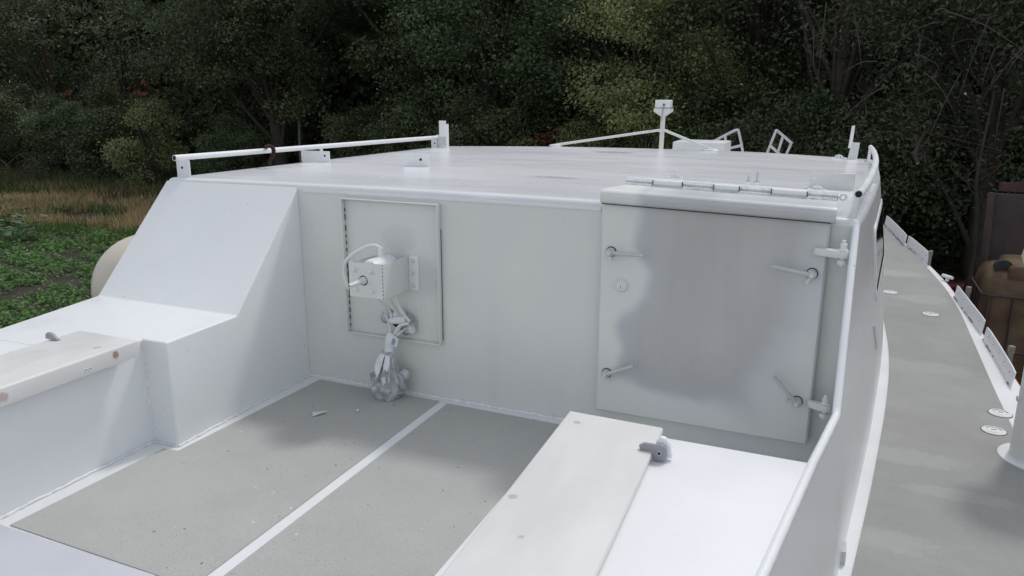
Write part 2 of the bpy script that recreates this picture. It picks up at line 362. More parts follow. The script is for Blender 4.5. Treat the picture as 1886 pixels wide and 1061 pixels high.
# left locker / coaming box (one solid)
xo = itp([(-2, -2.85), (2.08, -3.364), (2.65, -3.46), (3.2, -3.452)])
V = {}
def P(k, p): V[k] = len(V); vsx.append(p); return V[k]
vsx = []
XI, XI3, XB2, Y2, Y3, YA = -2.554, -2.535, -2.672, 2.654, 2.228, -2.0
XI2 = -2.544; ZT = 1.020
for k, p in dict(a=(xo(YA), YA, ZS), b=(XB2, YA, ZS), c=(XB2, Y3, ZS), d=(XI3, Y3, ZS), e=(XI2, Y2, ZS), f=(-3.46, Y2, ZS), f1=(-3.364, 2.08, ZS),
                 g=(XI, YB-.001, ZT), h=(-3.452, YB-.001, ZT-.008), b0=(XB2, YA, 0), c0=(XB2, Y3, 0), d0=(XI3, Y3, 0), i0=(XI, YB-.001, 0),
                 a0=(xo(YA)-.1, YA, ZD), f10=(-3.46, 2.08, ZD), f0=(-3.56, Y2, ZD), h0=(-3.60, YB-.001, ZD)).items(): P(k, p)
fc = ['abcdeff1', None]
def Fq(s): return tuple(V[q] for q in s.split())
faces = [Fq('a b c d e f f1'), Fq('f e g h'), Fq('d0 i0 g e d'), Fq('c0 d0 d c'), Fq('b0 c0 c b'), Fq('a f1 f10 a0'), Fq('f1 f f0 f10'), Fq('f h h0 f0')]
MB().add(vsx, faces).build('side_locker', m_white, boat, bevel=.009, seg=3, smooth=40)
# faint filler crack on the locker top
mb = MB()
for x in np.linspace(-3.3, -2.95, 16):
    mb.box(x-.010, x+.006, 1.98+(x+3.1)*.05-.0012, 1.98+(x+3.1)*.05+.0012*random.random(), ZS, ZS+.0008)
mb.build('hairline_crack', m_steel, boat)
# well floor
MB().grid(lambda u, v: (-2.675+(2.675-.0)*u, -2.0+(YB+2.0)*v, 0), 4, 4).build('well_floor', m_deckw, boat)
def sheet(name, poly, z, th, mat, par=boat, **k): return MB().prism(poly, 'Z', z-th, z).build(name, mat, par, **k)
sheet('nonslip_panel', [(-2.462, 3.127), (-2.50, 2.196), (-2.575, 2.186), (-2.594, 1.524), (-1.872, 1.517), (-1.736, 1.50), (-1.736, 3.122)], .004, .0035, m_grey)
sheet('nonslip_panel', [(-1.685, 3.112), (-1.685, -2), (-.74, -2), (-.74, 3.09), (-1.10, 3.10)], .004, .0035, m_grey)
sheet('access_plate', [(-2.64, 1.505), (-2.64, -1.9), (-1.875, -1.9), (-1.875, 1.507)], .012, .012, m_blue, bevel=.003)
# weld beads where wall meets floor
def bead_path(p0, p1, n, amp=.003):
    return [(p0[0]+(p1[0]-p0[0])*i/n+random.uniform(-amp, amp), p0[1]+(p1[1]-p0[1])*i/n+random.uniform(-amp, amp), p0[2]+random.uniform(-amp, amp)*.5) for i in range(n+1)]
mb = MB()
mb.tube(bead_path((XI, YB-.004, .004), (-.75, YB-.004, .004), 150, .0035), .009, 7)
mb.tube(bead_path((XI+.004, YB, .004), (XI3+.004, Y3, .004), 80), .007, 7); mb.tube(bead_path((XI3, Y3-.004, .004), (XB2, Y3-.004, .004), 12), .006, 7)
mb.tube(bead_path((XB2+.004, Y3, .004), (XB2+.004, -1, .004), 180), .007, 7); mb.tube(bead_path((XB2+.003, Y3-.003, .01), (XB2+.003, Y3-.003, .012), 2), .004, 6)
mb.build('weld_bead', m_weld, boat, smooth=80)
MB().tube([(XB2+.002, Y3-.002, .01), (XB2+.002, Y3-.002, ZS-.012)], .005, 8).build('corner_weld', m_weld, boat, smooth=80)
# right seat locker
sx = lambda y: topR(y)[0]-.018
poly = [(-.735, -2), (-.735, 2.165)]+[(sx(y), y) for y in np.linspace(2.165, -2, 30)]
MB().prism(poly, 'Z', 0, ZS).build('seat_locker', m_white, boat, bevel=.006)
# bench lids
def lid(xf, xb, y0, y1, ztop, lip_side, name='bench_lid'):
    mb = MB(); a, b = min(xf, xb), max(xf, xb)
    if lip_side < 0:    # lip towards +x (left bench): front plate hanging down
        prof = [(a, ztop), (b-.006, ztop), (b, ztop-.006), (b+.004, ztop-.068), (b-.004, ztop-.068), (b-.012, ztop-.012), (a, ztop-.02)]
    else:
        prof = [(a, ztop-.02), (a-.004, ztop-.06), (a-.002, ztop-.006), (a+.004, ztop), (b-.006, ztop), (b, ztop-.006), (b, ztop-.022), (a, ztop-.022)]
        prof = [(a, ztop-.022), (a, ztop-.006), (a+.006, ztop), (b-.006, ztop), (b, ztop-.006), (b, ztop-.022)]
    return mb.prism(prof, 'Y', y0, y1).build(name, m_lid, boat, bevel=.0025, seg=2, smooth=40)
lidL = lid(-2.609, -2.945, -1.2, 2.152, .5, -1); lidL['label'] = 'bare aluminium lid on the left bench with rust marks on its lip'
# the lid on the right bench narrows slightly aft, so its own prism in plan
p = [(-.735, 2.180), (-.430, 2.172), (-.400, 1.37), (-.35, .2), (-.62, .2), (-.702, 1.25)]
lidR = MB().prism(p, 'Z', ZS+.005, .503).build('bench_lid', m_lid, boat, bevel=.006, seg=3, smooth=40)
MB().prism([(-.725, 2.165), (-.442, 2.158), (-.412, 1.37), (-.365, .22), (-.61, .22), (-.69, 1.25)], 'Z', ZS, ZS+.0049).build('seal_or_shade', m_black, boat)  # black sheet stands in for the shade under the lid
lidR['label'] = 'bare aluminium lid on the right bench with two small rust rings'
# vertical lip of left bench lid: two small rivet plates
for y in (1.905, 1.925):
    o = MB().box(-2.6085, -2.6045, y-.006, y+.006, .447, .462).build('rivet_plate', m_white, lidL); MB().lathe([(.0025, -2.6045), (.0025, -2.603)], (0, y, .455), 'X', 8).build('rivet_hole', m_dark, o)
# lugs / hinges of the lids
def lug(parent):
    y = 2.0
    def q(u, v): d = fw+rt*((u-943)/F_PX)-up*((v-530.5)/F_PX); t = y/d.y; return (d.x*t, 1.5+d.z*t)
    pr = [q(*a) for a in ((1177, 819), (1186, 815), (1205, 818), (1219, 818), (1228, 826), (1228, 846), (1221, 850), (1203, 847), (1199, 838), (1191, 830), (1179, 826))]
    o = MB().prism(pr, 'Y', y-.006, y+.006).build('hinge_lug', m_alu, parent, bevel=.003)
    h = q(1215, 833); MB().lathe([(.007, y-.0085), (.007, y-.0055)], (h[0], 0, h[1]), 'Y', 14).build('hinge_pin', m_steel, o); MB().lathe([(.0045, y-.0098), (.0045, y-.0088)], (h[0], 0, h[1]), 'Y', 12).build('pin_hole', m_dark, o)
    e = [q(*a) for a in ((1206, 816), (1214, 808), (1224, 811), (1233, 823), (1236, 849), (1206, 849))]
    MB().prism([(x, max(z, .475)) for x, z in e], 'Y', y+.012, y+.028).build('hinge_ear', m_white, boat, bevel=.004)
lug(lidR)
MB().prism([(-2.972, .50), (-2.968, .522), (-2.955, .530), (-2.93, .528), (-2.90, .508), (-2.895, .50)], 'Y', 2.012, 2.026).build('hinge_lug', m_alu, lidL, bevel=.004)

# ------------------------------------------------------------------ panel and winch motor on the bulkhead
x1, x2, z0, z1 = -2.272, -1.728, .290, .985
pan = empty('motor_panel', ((x1+x2)/2, YB, z0), parent=boat)
MB().box(x1, x2, YB-.007, YB-.002, z0, z1).build('backing_plate', m_bulk, pan, bevel=.001)
mb = MB(); t = .006; yf = YB-.036
mb.box(x1, x1+t, yf, YB-.008, z0, z1); mb.box(x2-t, x2, yf, YB-.008, z0, z1); mb.box(x1+t+.001, x2-t-.001, yf, YB-.008, z1-t, z1); mb.box(x1+t+.001, x2-t-.001, yf, YB-.008, z0, z0+t)
mb.build('frame', m_bulk, pan, bevel=.0015)
zz = z0+.03
while zz < z1-.05:
    L = random.uniform(.012, .028); MB().box(x1+t, x1+t+.0025, YB-.0130, YB-.0085, zz, zz+L).build('weld_gap', m_black, pan); zz += L+random.uniform(.012, .03)
MB().box(x2, x2+.0015, YB-.007, YB-.0035, z0+.02, z1-.12).build('edge_gap', m_black, pan)
mb = MB(); mb.lathe([(.006, 0), (.004, .004)], (0, 0, 0), 'Y', 10)
def bolts(name, parent, pts, r=.008, h=.006, mat=m_bulk, axis='Y', sgn=-1):
    for q in pts:
        MB().lathe([(r*1.5, 0), (r*1.5, sgn*h*.25), (r, sgn*h*.3), (r*.95, sgn*h), (r*.6, sgn*h*1.12)], q, axis, 10).build(name, mat, parent)
bolts('rivet', pan, [(-1.82, YB-.007, .80), (-1.752, YB-.007, .93), (-1.765, YB-.007, .60), (-2.2, YB-.007, .97), (-1.9, YB-.007, .968), (-1.79, YB-.007, .36)], .004, .003)
# motor box
mo = empty('winch_motor', (-1.97, 3.0, .65), parent=boat)
FY = 2.875; bx1, bx2, bz0, bz1 = -2.064, -1.875, .572, .735
mb = MB()
hx, hz, hr = -1.982, .652, .024
# front plate with a round hole
ring = [(hx+hr*math.cos(a), hz+hr*math.sin(a)) for a in [2*math.pi*k/24 for k in range(24)]]
outr = []
for k in range(24):
    a = 2*math.pi*k/24; c, s_ = math.cos(a), math.sin(a)
    tx = ((bx2 if c > 0 else bx1)-hx)/c if abs(c) > 1e-6 else 1e9; tz = ((bz1 if s_ > 0 else bz0)-hz)/s_ if abs(s_) > 1e-6 else 1e9
    q = min(tx, tz); outr.append((hx+c*q, hz+s_*q))
# insert the four corners
vs = [(x, FY, z) for x, z in ring]+[(x, FY, z) for x, z in outr]+[(x, FY+.005, z) for x, z in ring]+[(x, FY+.005, z) for x, z in outr]
fs = [(k, (k+1) % 24, 24+(k+1) % 24, 24+k) for k in range(24)]+[(48+k, 72+k, 72+(k+1) % 24, 48+(k+1) % 24) for k in range(24)]+[(k, 48+k, 48+(k+1) % 24, (k+1) % 24) for k in range(24)]
for cx_, cz_ in ((bx1, bz0), (bx1, bz1), (bx2, bz0), (bx2, bz1)):
    a = math.atan2(cz_-hz, cx_-hx) % (2*math.pi); k = int(a/(2*math.pi)*24); vs.append((cx_, FY, cz_)); fs.append((24+k, 24+(k+1) % 24, len(vs)-1))
    vs.append((cx_, FY+.005, cz_)); fs.append((72+k, 72+(k+1) % 24, len(vs)-1))
mb.add(vs, fs); mb.build('front_plate', m_bulk, mo, smooth=20)
for xa, xb, nm in ((bx2, -1.905, 1), (bx1, -2.035, -1)):
    dz0 = .012
    vs = [(xa, FY, bz0), (xa, FY, bz1), (xb, YB-.010, .722), (xb, YB-.010, .552)]; vs += [(x-.004*nm, y, z) for x, y, z in vs]
    MB().add(vs, [(0, 1, 2, 3), (7, 6, 5, 4), (0, 4, 5, 1), (1, 5, 6, 2), (2, 6, 7, 3), (3, 7, 4, 0)]).build('side_plate', m_bulk, mo)
fl = MB().box(-1.903, -1.850, YB-.018, YB-.0075, .551, .722).build('flange', m_white, mo, bevel=.002)
bolts('bolt', mo, [(-1.876, YB-.018, z) for z in (.70, .637, .575)], .0075, .008)
bolts('bolt', mo, [(-2.028, FY, .700), (-1.938, FY, .698), (-2.022, FY, .606), (-1.935, FY, .606)], .0105, .012)
for k in range(9): lump('weld_tack', (bx2, FY, bz0+.012+.0175*k), (.0045, .0045, .0045), m_weld, mo, k, 2)
for k in range(5): lump('weld_tack', (-1.904, YB-.014, .575+.03*k), (.005, .005, .005), m_weld, mo, k+20, 2)
MB().lathe([(.018, FY+.012), (.018, FY-.002), (.0125, FY-.006), (.0105, FY-.085), (.009, FY-.112), (.004, FY-.113)], (hx, 0, hz), 'Y', 16).build('shaft', m_bulk, mo, smooth=40)
MB().lathe([(.0042, FY-.1150), (.0042, FY-.1134)], (hx, 0, hz), 'Y', 10).build('shaft_hole', m_dark, mo)
MB().lathe([(.0235, FY+.012), (.0235, FY+.010)], (hx, 0, hz), 'Y', 20).build('seal_or_shade', m_black, mo)
MB().lathe([(.03, 2.89), (.058, 2.90), (.062, 2.93), (.062, 3.06), (.05, 3.075), (.03, 3.078)], (-1.965, 0, .682), 'Y', 20).build('motor_can', m_white, mo, smooth=50)
MB().tube(bez([(-1.965, 3.0, .742), (-1.965, 3.0, .785)], 3), .013, 12).build('hose_elbow', m_white, mo)
MB().tube(bez([(-1.965, 3.0, .782), (-1.99, 2.985, .795), (-2.03, 2.96, .785), (-2.085, 2.91, .74), (-2.105, 2.90, .68), (-2.085, 2.90, .605), (-2.06, 2.93, .57)], 7), .0095, 10).build('hose', m_bulk, mo, smooth=80)
# cables below the box
def cable(path, r, mat=m_bulk): return MB().tube(bez(path, 7), r, 10).build('cable', mat, mo, smooth=80)
cable([(-1.93, 3.05, .58), (-1.925, 3.07, .50), (-1.905, 3.10, .43), (-1.885, 3.11, .40)], .0095)
cable([(-1.975, 3.06, .58), (-1.972, 3.08, .50), (-1.955, 3.11, .44)], .009)
cable([(-2.065, 3.00, .575), (-2.045, 3.05, .53), (-2.0, 3.10, .455), (-1.985, 3.11, .42)], .0045)
cable([(-1.99, 3.11, .42), (-1.975, 3.09, .36), (-1.965, 3.08, .33)], .0055)
cable([(-1.885, 3.10, .395), (-1.92, 3.075, .385), (-1.95, 3.07, .34), (-1.955, 3.07, .31)], .008)
lump('crevice_shade', (-1.95, 3.128, .385), (.045, .014, .04), m_dark, mo, 33, 2)  # dark lump added to paint shade into the crevices between cables
cable([(-2.02, 3.11, .42), (-1.99, 3.085, .385), (-1.972, 3.075, .345), (-1.968, 3.07, .325)], .0045, m_weld)
cable([(-2.0, 3.11, .39), (-1.985, 3.08, .36), (-1.975, 3.07, .33)], .0035, m_steel)
cable([(-1.90, 3.11, .37), (-1.92, 3.08, .35), (-1.945, 3.068, .325)], .004, m_weld)
cable([(-1.935, 3.11, .435), (-1.915, 3.085, .40), (-1.93, 3.075, .36), (-1.955, 3.07, .33)], .0045, m_bulk)
MB().tube([(-1.99, 3.105, .395), (-1.93, 3.085, .41), (-1.90, 3.09, .415)], [.016, .02, .018], 10).build('cable_gland', m_weld, mo)
MB().box(-1.86, -1.842, YB-.011, YB-.007, .34, .47).build('cover_flange', m_bulk, mo)
lump('foam_lump', (-1.905, 3.125, .375), (.042, .024, .05), m_bag, mo, 3); lump('foam_lump', (-2.01, 3.128, .405), (.05, .02, .035), m_bag, mo, 9); lump('foam_lump', (-1.955, 3.125, .425), (.035, .02, .03), m_weld, mo, 15)
# wrapped cable end hanging down to the floor
bagE = empty('wrapped_cable_end', (-1.985, 3.09, .003), 'silver plastic wrapped cable end hanging under the winch motor to the floor', 'cable wrap')
prof = [(.026, .003), (.050, .005), (.066, .03), (.072, .065), (.068, .105), (.055, .15), (.040, .19), (.029, .225), (.024, .25)]
def pleat(i, q):
    return 1+.10*math.sin(5*q+i*.35)+.10*math.sin(11*q+1.3-i*.5)*min(1, i/3)+.22*mnoise.noise(Vector((math.cos(q)*2.2, math.sin(q)*2.2, i*.9)))+.13*mnoise.noise(Vector((math.cos(q)*5, math.sin(q)*5, i*2.2)))
prof2 = []
for i in range(len(prof)-1):
    for k in range(4): prof2.append(tuple(prof[i][j]+(prof[i+1][j]-prof[i][j])*k/4 for j in (0, 1)))
prof2.append(prof[-1])
MB().lathe(prof2, (-1.99, 3.062, 0), 'Z', 56, fn=lambda i, q: pleat(i/4, q)).build('bag', m_bag, bagE, smooth=24)
mb = MB(); mb.tube([(-1.985, 3.068, .235), (-1.98, 3.072, .28), (-1.975, 3.075, .315), (-1.965, 3.078, .345)], [.024, .025, .028, .020], 12); mb.build('tape_neck', m_weld, bagE, smooth=30)
def rag(name, pts, mat, th=.002):
    vs = [Vector(p) for p in pts]; v2 = [p+Vector((0, th, 0)) for p in vs]; n = len(vs)
    return MB().add(vs+v2, [tuple(range(n)), tuple(range(2*n-1, n-1, -1))]+[(i, (i+1) % n, n+(i+1) % n, n+i) for i in range(n)]).build(name, mat, bagE)
rag('torn_flap', [(-2.015, 3.035, .24), (-1.985, 3.03, .245), (-1.988, 3.008, .20), (-1.998, 2.994, .155), (-2.012, 2.992, .125), (-2.028, 2.998, .165), (-2.03, 3.012, .20)], m_weld)
rag('torn_flap', [(-1.98, 3.032, .24), (-1.957, 3.032, .235), (-1.95, 3.012, .19), (-1.956, 3.0, .165), (-1.968, 3.0, .18), (-1.978, 3.004, .15), (-1.984, 3.012, .19)], m_white)
rag('torn_flap', [(-1.99, 2.993, .13), (-1.965, 2.993, .14), (-1.958, 2.99, .115), (-1.975, 2.988, .095)], m_weld)
rag('torn_flap', [(-1.955, 3.05, .345), (-1.915, 3.05, .325), (-1.925, 3.045, .285), (-1.97, 3.045, .30)], m_weld)
rag('torn_flap', [(-1.945, 3.043, .327), (-1.93, 3.043, .322), (-1.938, 3.04, .293), (-1.952, 3.04, .298)], m_bluetape)
rag('torn_flap', [(-2.10, 3.06, .115), (-2.06, 3.04, .135), (-2.05, 3.03, .085), (-2.065, 3.03, .07)], m_alu)
lump('torn_lump', (-1.91, 3.09, .13), (.026, .022, .024), m_bag, bagE, 21); lump('torn_lump', (-2.06, 3.08, .02), (.03, .03, .016), m_weld, bagE, 25)

# ------------------------------------------------------------------ door
dx0, dx1, dz0, dz1 = -.926, -.028, .102, 1.05; DY = 3.104
door = empty('hatch_door', ((dx0+dx1)/2, YB, dz0), parent=boat)
PATCH = [(1178, 350), (1172, 400), (1166, 450), (1186, 500), (1180, 540), (1160, 562), (1136, 600), (1142, 645), (1128, 690), (1175, 712), (1250, 737), (1330, 752), (1385, 756), (1400, 715), (1440, 668), (1468, 610), (1490, 550), (1512, 490), (1530, 440), (1542, 395), (1542, 350)]
def img_ray(u, v): return fw+rt*((u-943)/F_PX)-up*((v-530.5)/F_PX)
def on_door(u, v):
    d = img_ray(u, v); t = (DY-0)/d.y; return (d.x*t, 1.5+d.z*t)
PP = np.array([on_door(*q) for q in PATCH])
def patch_mask(x, z):
    x = np.asarray(x); z = np.asarray(z); dm = np.full(x.shape, 9.0); ins = np.zeros(x.shape, bool)
    for i in range(len(PP)):
        a, b = PP[i], PP[(i+1) % len(PP)]; e = b-a; t = np.clip(((x-a[0])*e[0]+(z-a[1])*e[1])/(e@e), 0, 1)
        dm = np.minimum(dm, np.hypot(x-a[0]-e[0]*t, z-a[1]-e[1]*t))
        c = (a[1] > z) != (b[1] > z); ins ^= c & (x < (b[0]-a[0])*(z-a[1])/((b[1]-a[1]) if b[1] != a[1] else 1e-9)+a[0])
    return np.where(ins, -dm, dm)          # signed distance
def paint_patch(o):
    me = o.data; n = len(me.vertices); v = np.empty(n*3, 'f'); me.vertices.foreach_get('co', v); v = v.reshape(-1, 3)+LOC[o.name]
    d = patch_mask(v[:, 0], v[:, 2]); nz = np.array([mnoise.noise(Vector((float(a)*5, float(b)*5, 1)))+.5*mnoise.noise(Vector((float(a)*14, float(b)*14, 4))) for a, _, b in v])
    soft = np.interp(v[:, 0], [-.5, -.2], [.032, .13]); dd = d+nz*.022+soft*.3-np.interp(v[:, 0], [-.4, -.2], [0, .035])
    m = np.clip(.5-dd/(2*soft), 0, 1); m = m*m*(3-2*m)
    c = np.clip(.5-(d+.055+nz*.02)/.12, 0, 1)
    at = me.attributes.new('spray', 'FLOAT', 'POINT'); at.data.foreach_set('value', m.astype('f'))
    at = me.attributes.new('core', 'FLOAT', 'POINT'); at.data.foreach_set('value', c.astype('f'))
m_door, b, p = new_mat('door_paint'); Pn = b.pos()
c0 = b.mix(b.rng(b.noise(Pn, 2.5, 5), .35, .68, 0, 1), GREY, (.67, .69, .685))
a1 = b.n('ShaderNodeAttribute', attribute_name='spray').outputs['Fac']; a2 = b.n('ShaderNodeAttribute', attribute_name='core').outputs['Fac']
pc = b.mix(a2, (.50, .52, .55), b.mix(b.noise(b.mapping(Pn, (1, 1, .25)), 7, 5, .65), (.395, .394, .392), (.53, .525, .515)))
b.put(p.inputs['Base Color'], b.mix(a1, c0, pc)); b.put(p.inputs['Roughness'], b.rng(a1, 0, 1, .45, .38)); b.put(p.inputs['Metallic'], b.rng(a1, 0, 1, 0, .12))
bn = b.n('ShaderNodeBump'); bn.inputs['Distance'].default_value = .0005; b.put(bn.inputs['Height'], b.math('ADD', b.noise(Pn, 60, 3), b.math('MULTIPLY', b.noise(Pn, 5, 2), 3.))); b.put(p.inputs['Normal'], bn.outputs[0])
RB = .012
def plate_fn(u, v):
    x = dx0+(dx1-dx0)*u; z = dz0+(dz1-dz0)*v
    e = min(x-dx0, dx1-x, z-dz0); y = DY
    if e < RB: y = DY+RB-math.sqrt(max(0, RB*RB-(RB-e)**2))
    return (x, y+.0012*mnoise.noise(Vector((x*3, 0, z*3))), z)
mb = MB().grid(plate_fn, 110, 116)
for (xa, za), (xb, zb) in (((dx0, dz0), (dx1, dz0)), ((dx1, dz0), (dx1, dz1)), ((dx1, dz1), (dx0, dz1)), ((dx0, dz1), (dx0, dz0))):
    mb.add([(xa, DY+RB, za), (xb, DY+RB, zb), (xb, YB-.011, zb), (xa, YB-.011, za)], [(0, 1, 2, 3)])
MB().box(dx0+.005, dx1-.005, YB-.0109, YB-.0012, dz0+.005, dz1).build('door_gap_shade', m_black, door)  # black inset painted as the shadow gap around the door
MB().add([(x, y, 1.0415-.024*(x+.928)/.916+dz) for x in (dx0+.004, dx1) for y in (3.0885, 3.1035) for dz in (-.0008, .001)], [(0, 1, 3, 2), (4, 6, 7, 5), (0, 4, 5, 1), (2, 3, 7, 6), (0, 2, 6, 4), (1, 5, 7, 3)]).build('hood_shade', m_black, door)  # black strip standing for the shadow line under the hood
leaf = mb.build('door_leaf', m_door, door, smooth=40); paint_patch(leaf)
# hood: rolled front flange and top, dipping to the right
def hood_fn(u, v):
    x = -.928+(.916)*u; tilt = .024*(u)
    prof = [(YB-.005, 1.044), (3.100, 1.042), (3.092, 1.043), (3.085, 1.050), (3.082, 1.060), (3.082, 1.078), (3.086, 1.090), (3.096, 1.098), (3.11, 1.101), (3.19, 1.103), (3.30, 1.105)]
    k = v*(len(prof)-1); i = min(int(k), len(prof)-2); t = k-i; y = prof[i][0]*(1-t)+prof[i+1][0]*t; z = prof[i][1]*(1-t)+prof[i+1][1]*t
    e = min(u, 1-u)*.916; y += .004*(1-min(1, e/.008)); z += .0006*mnoise.noise(Vector((x*4, y*9, 0)))
    if 0.15 < v: x += (.07*max(0, (y-3.1)/.2) if u < .5 else 0)*(1-2*u if u < .5 else 0)
    return (x, y, z-tilt)
mb = MB().grid(hood_fn, 100, 30)
for u in (0, 1): mb.add([hood_fn(u, k/30) for k in range(31)]+[(hood_fn(u, 1)[0], 3.30, 1.02), (hood_fn(u, 0)[0], YB-.005, 1.02)], [tuple(range(33))])
hood = mb.build('hood', m_door, door, smooth=45); paint_patch(hood)
# hinge strip
def tz(x): return -.024*(x+.928)/.916
mb = MB()
xs = np.linspace(-.875, -.013, 120); vs = []
for x in xs:
    w = .0028*mnoise.noise(Vector((x*38, 0, 0)))+.002*mnoise.noise(Vector((x*90, 3, 0)))
    for (y, z) in ((3.300, 1.098), (3.297+w, 1.107), (3.293-w*.6, 1.116), (3.290, 1.124), (3.300, 1.134), (3.36, 1.131), (3.364, 1.04)): vs.append((x, y, z+tz(x)+(w if 1.1 < z < 1.12 else 0)))
n = 7; mb.add(vs, [(j*n+i, j*n+i+1, (j+1)*n+i+1, (j+1)*n+i) for j in range(119) for i in range(6)]+[tuple(range(7)), tuple(119*7+i for i in range(7))])
hinge = mb.build('hinge_strip', m_weld, door, smooth=40)
vs = []
for x in np.linspace(-.872, -.016, 160):
    for k, (y, z) in enumerate(((3.270, 1.1045), (3.274, 1.110), (3.283, 1.114), (3.292, 1.116))):
        q = .0035*mnoise.noise(Vector((x*60, k*2.3, 1)))+.003*mnoise.noise(Vector((x*25, k, 7))); vs.append((x, y+q, z+tz(x)+q*.8))
MB().add(vs, [(j*4+i, j*4+i+1, (j+1)*4+i+1, (j+1)*4+i) for j in range(159) for i in range(3)]).build('weld_bed', paint('rough_weld', (.47, .48, .50), (.62, .63, .64), rough=.5, nscale=45, bump=.5, bscale=110), hinge, smooth=70)
for xa, xb in ((-.751, -.628), (-.494, -.393), (-.263, -.129)):
    MB().tube([(xa, 3.292, 1.121+tz(xa)), (xb, 3.292, 1.121+tz(xb))], .0135, 14).build('knuckle', m_white, hinge)
    for q in (xa-.0015, xb+.0015): MB().box(q-.0014, q+.0014, 3.276, 3.288, 1.106+tz(q), 1.132+tz(q)).build('knuckle_gap', m_black, hinge)
    MB().box(xa, xb, 3.286, 3.297, 1.1035+tz(xa)-.001, 1.1085+tz(xb)).build('knuckle_gap', m_black, hinge)
# dogs (handles)
def on_y(u, v, y):
    d = img_ray(u, v); t = y/d.y; return Vector((d.x*t, y, 1.5+d.z*t))
def dog(hub, tip, nub, hy=3.072, ty=3.058):
    h = on_y(*hub, hy); tp = on_y(*tip, ty); e = empty('door_dog', h, parent=door)
    MB().lathe([(.019, DY), (.019, DY-.012), (.017, DY-.014), (.017, DY-.030), (.015, DY-.032)], (h.x, 0, h.z), 'Y', 16).build('hub', m_steel, e, smooth=40)
    MB().lathe([(.010, DY-.032), (.010, DY-.037), (.0075, DY-.038), (.0075, DY-.050), (.006, DY-.052)], (h.x, 0, h.z), 'Y', 8).build('nut', m_bulk, e, smooth=30)
    MB().lathe([(.0225, DY+.0005), (.0225, DY-.0022)], (h.x, 0, h.z), 'Y', 20).build('hub_shade', m_black, e)  # black ring paints the contact shade around the hub
    d = (tp-h).normalized()
    MB().tube([h+Vector((0, .004, 0))+d*.012, h+d*.04, tp-d*.01, tp], [.0095, .0085, .0075, .0072], 12).build('lever', m_steel, e, smooth=60)
    MB().lathe([(.0055, 0), (.0055, .001)], (0, 0, 0), 'Y', 10)
    q = h+Vector((nub[0], .01, nub[1])); MB().tube([h+Vector((nub[0]*.5, .01, nub[1]*.5)), q, q+Vector((nub[0], 0, nub[1]))*.25], [.005, .006, .010], 10).build('grease_nipple', m_bulk, e, smooth=30)
dog((1122, 466), (1187, 471), (.003, -.027)); dog((1495, 507), (1420, 490), (-.012, -.027)); dog((1114, 691), (1166, 674), (.012, -.022)); dog((1467, 744), (1425, 693), (-.030, .004))
for o in list(COL.objects):
    if o.name.startswith('door_dog'): o['category'] = None; del o['category']
l = on_y(1144, 525, DY-.002); lk = MB().lathe([(.0285, DY+.001), (.0285, DY-.008), (.025, DY-.011), (.023, DY-.0085)], (l.x, 0, l.z), 'Y', 32).build('lock', m_bulk, door, smooth=30)
MB().lathe([(.009, DY-.0085), (.009, DY-.0115)], (l.x, 0, l.z-.008), 'Y', 16).build('lock_cylinder', m_white, lk); MB().box(l.x-.0012, l.x+.0012, DY-.0125, DY-.0114, l.z-.014, l.z-.002).build('keyhole', m_dark, lk)
# hinge arms
def arm(u0, u1, v0, v1, bx):
    a = on_y(u0, v0, 3.075); c = on_y(u1, v1, 3.065); h = .019
    e = empty('hinge_arm', a, parent=door)
    pl = []
    n = 8
    pl = [(a.x, 3.100), (a.x+.006, 3.082), (a.x+.03, 3.066)]+[(c.x-.014+.024*math.cos(q), 3.070+.022*math.sin(q)) for q in [-math.pi/2+math.pi*k/n for k in range(n+1)]]+[(a.x+.02, 3.100)]
    zc = (a.z+c.z)/2
    MB().prism(pl, 'Z', zc-h*.9, zc+h*.6).build('arm', m_bulk, e, bevel=.005, seg=2)
    b0 = (c.x-.014, 3.070, 0)
    MB().lathe([(.018, zc+.012), (.018, zc+.016), (.011, zc+.017), (.011, zc+.030), (.0125, zc+.031), (.0125, zc+.036), (.007, zc+.038), (.007, zc+.050)], b0, 'Z', 12).build('bolt', m_white, e, smooth=30)
    MB().lathe([(.008, zc-.05), (.008, zc-.042), (.018, zc-.041), (.018, zc-.026), (.010, zc-.025), (.010, zc-.015)], b0, 'Z', 12).build('nut', m_bulk, e, smooth=30)
arm(1497, 1560, 462, 468, 0); arm(1484, 1526, 745, 750, 0)

# ------------------------------------------------------------------ roof fittings
def hollow_end(p, d, r, parent):
    d = Vector(d).normalized(); p = Vector(p); q = d.to_track_quat('Z', 'Y').to_matrix()
    mb = MB(); vs = []; n = 16
    for k in range(n):
        a = 2*math.pi*k/n; vs.append(p+d*.0008+q@Vector((r*.76*math.cos(a), r*.76*math.sin(a), 0)))
    mb.add(vs, [tuple(range(n))]); return mb.build('pipe_bore', m_dark, parent)
rl = empty('handrail', (-3.42, 4.6, 1.03), parent=boat); rl['label'] = 'straight white handrail along the left roof edge'
a, b_, c = (-3.430, 3.19, 1.134), (-3.405, 4.6, 1.1195), (-3.375, 6.10, 1.097)
a = tuple(on_y(321, 291, 3.20)); c = tuple(on_y(806, 253, 6.08)); mid = [a[i]+(c[i]-a[i])*.5 for i in range(3)]
MB().tube([a, mid, c], .0165, 14).build('pipe', m_white, rl); hollow_end(a, Vector(a)-Vector(c), .0165, rl)
def rail_at(t): return [a[i]+(c[i]-a[i])*t for i in range(3)]
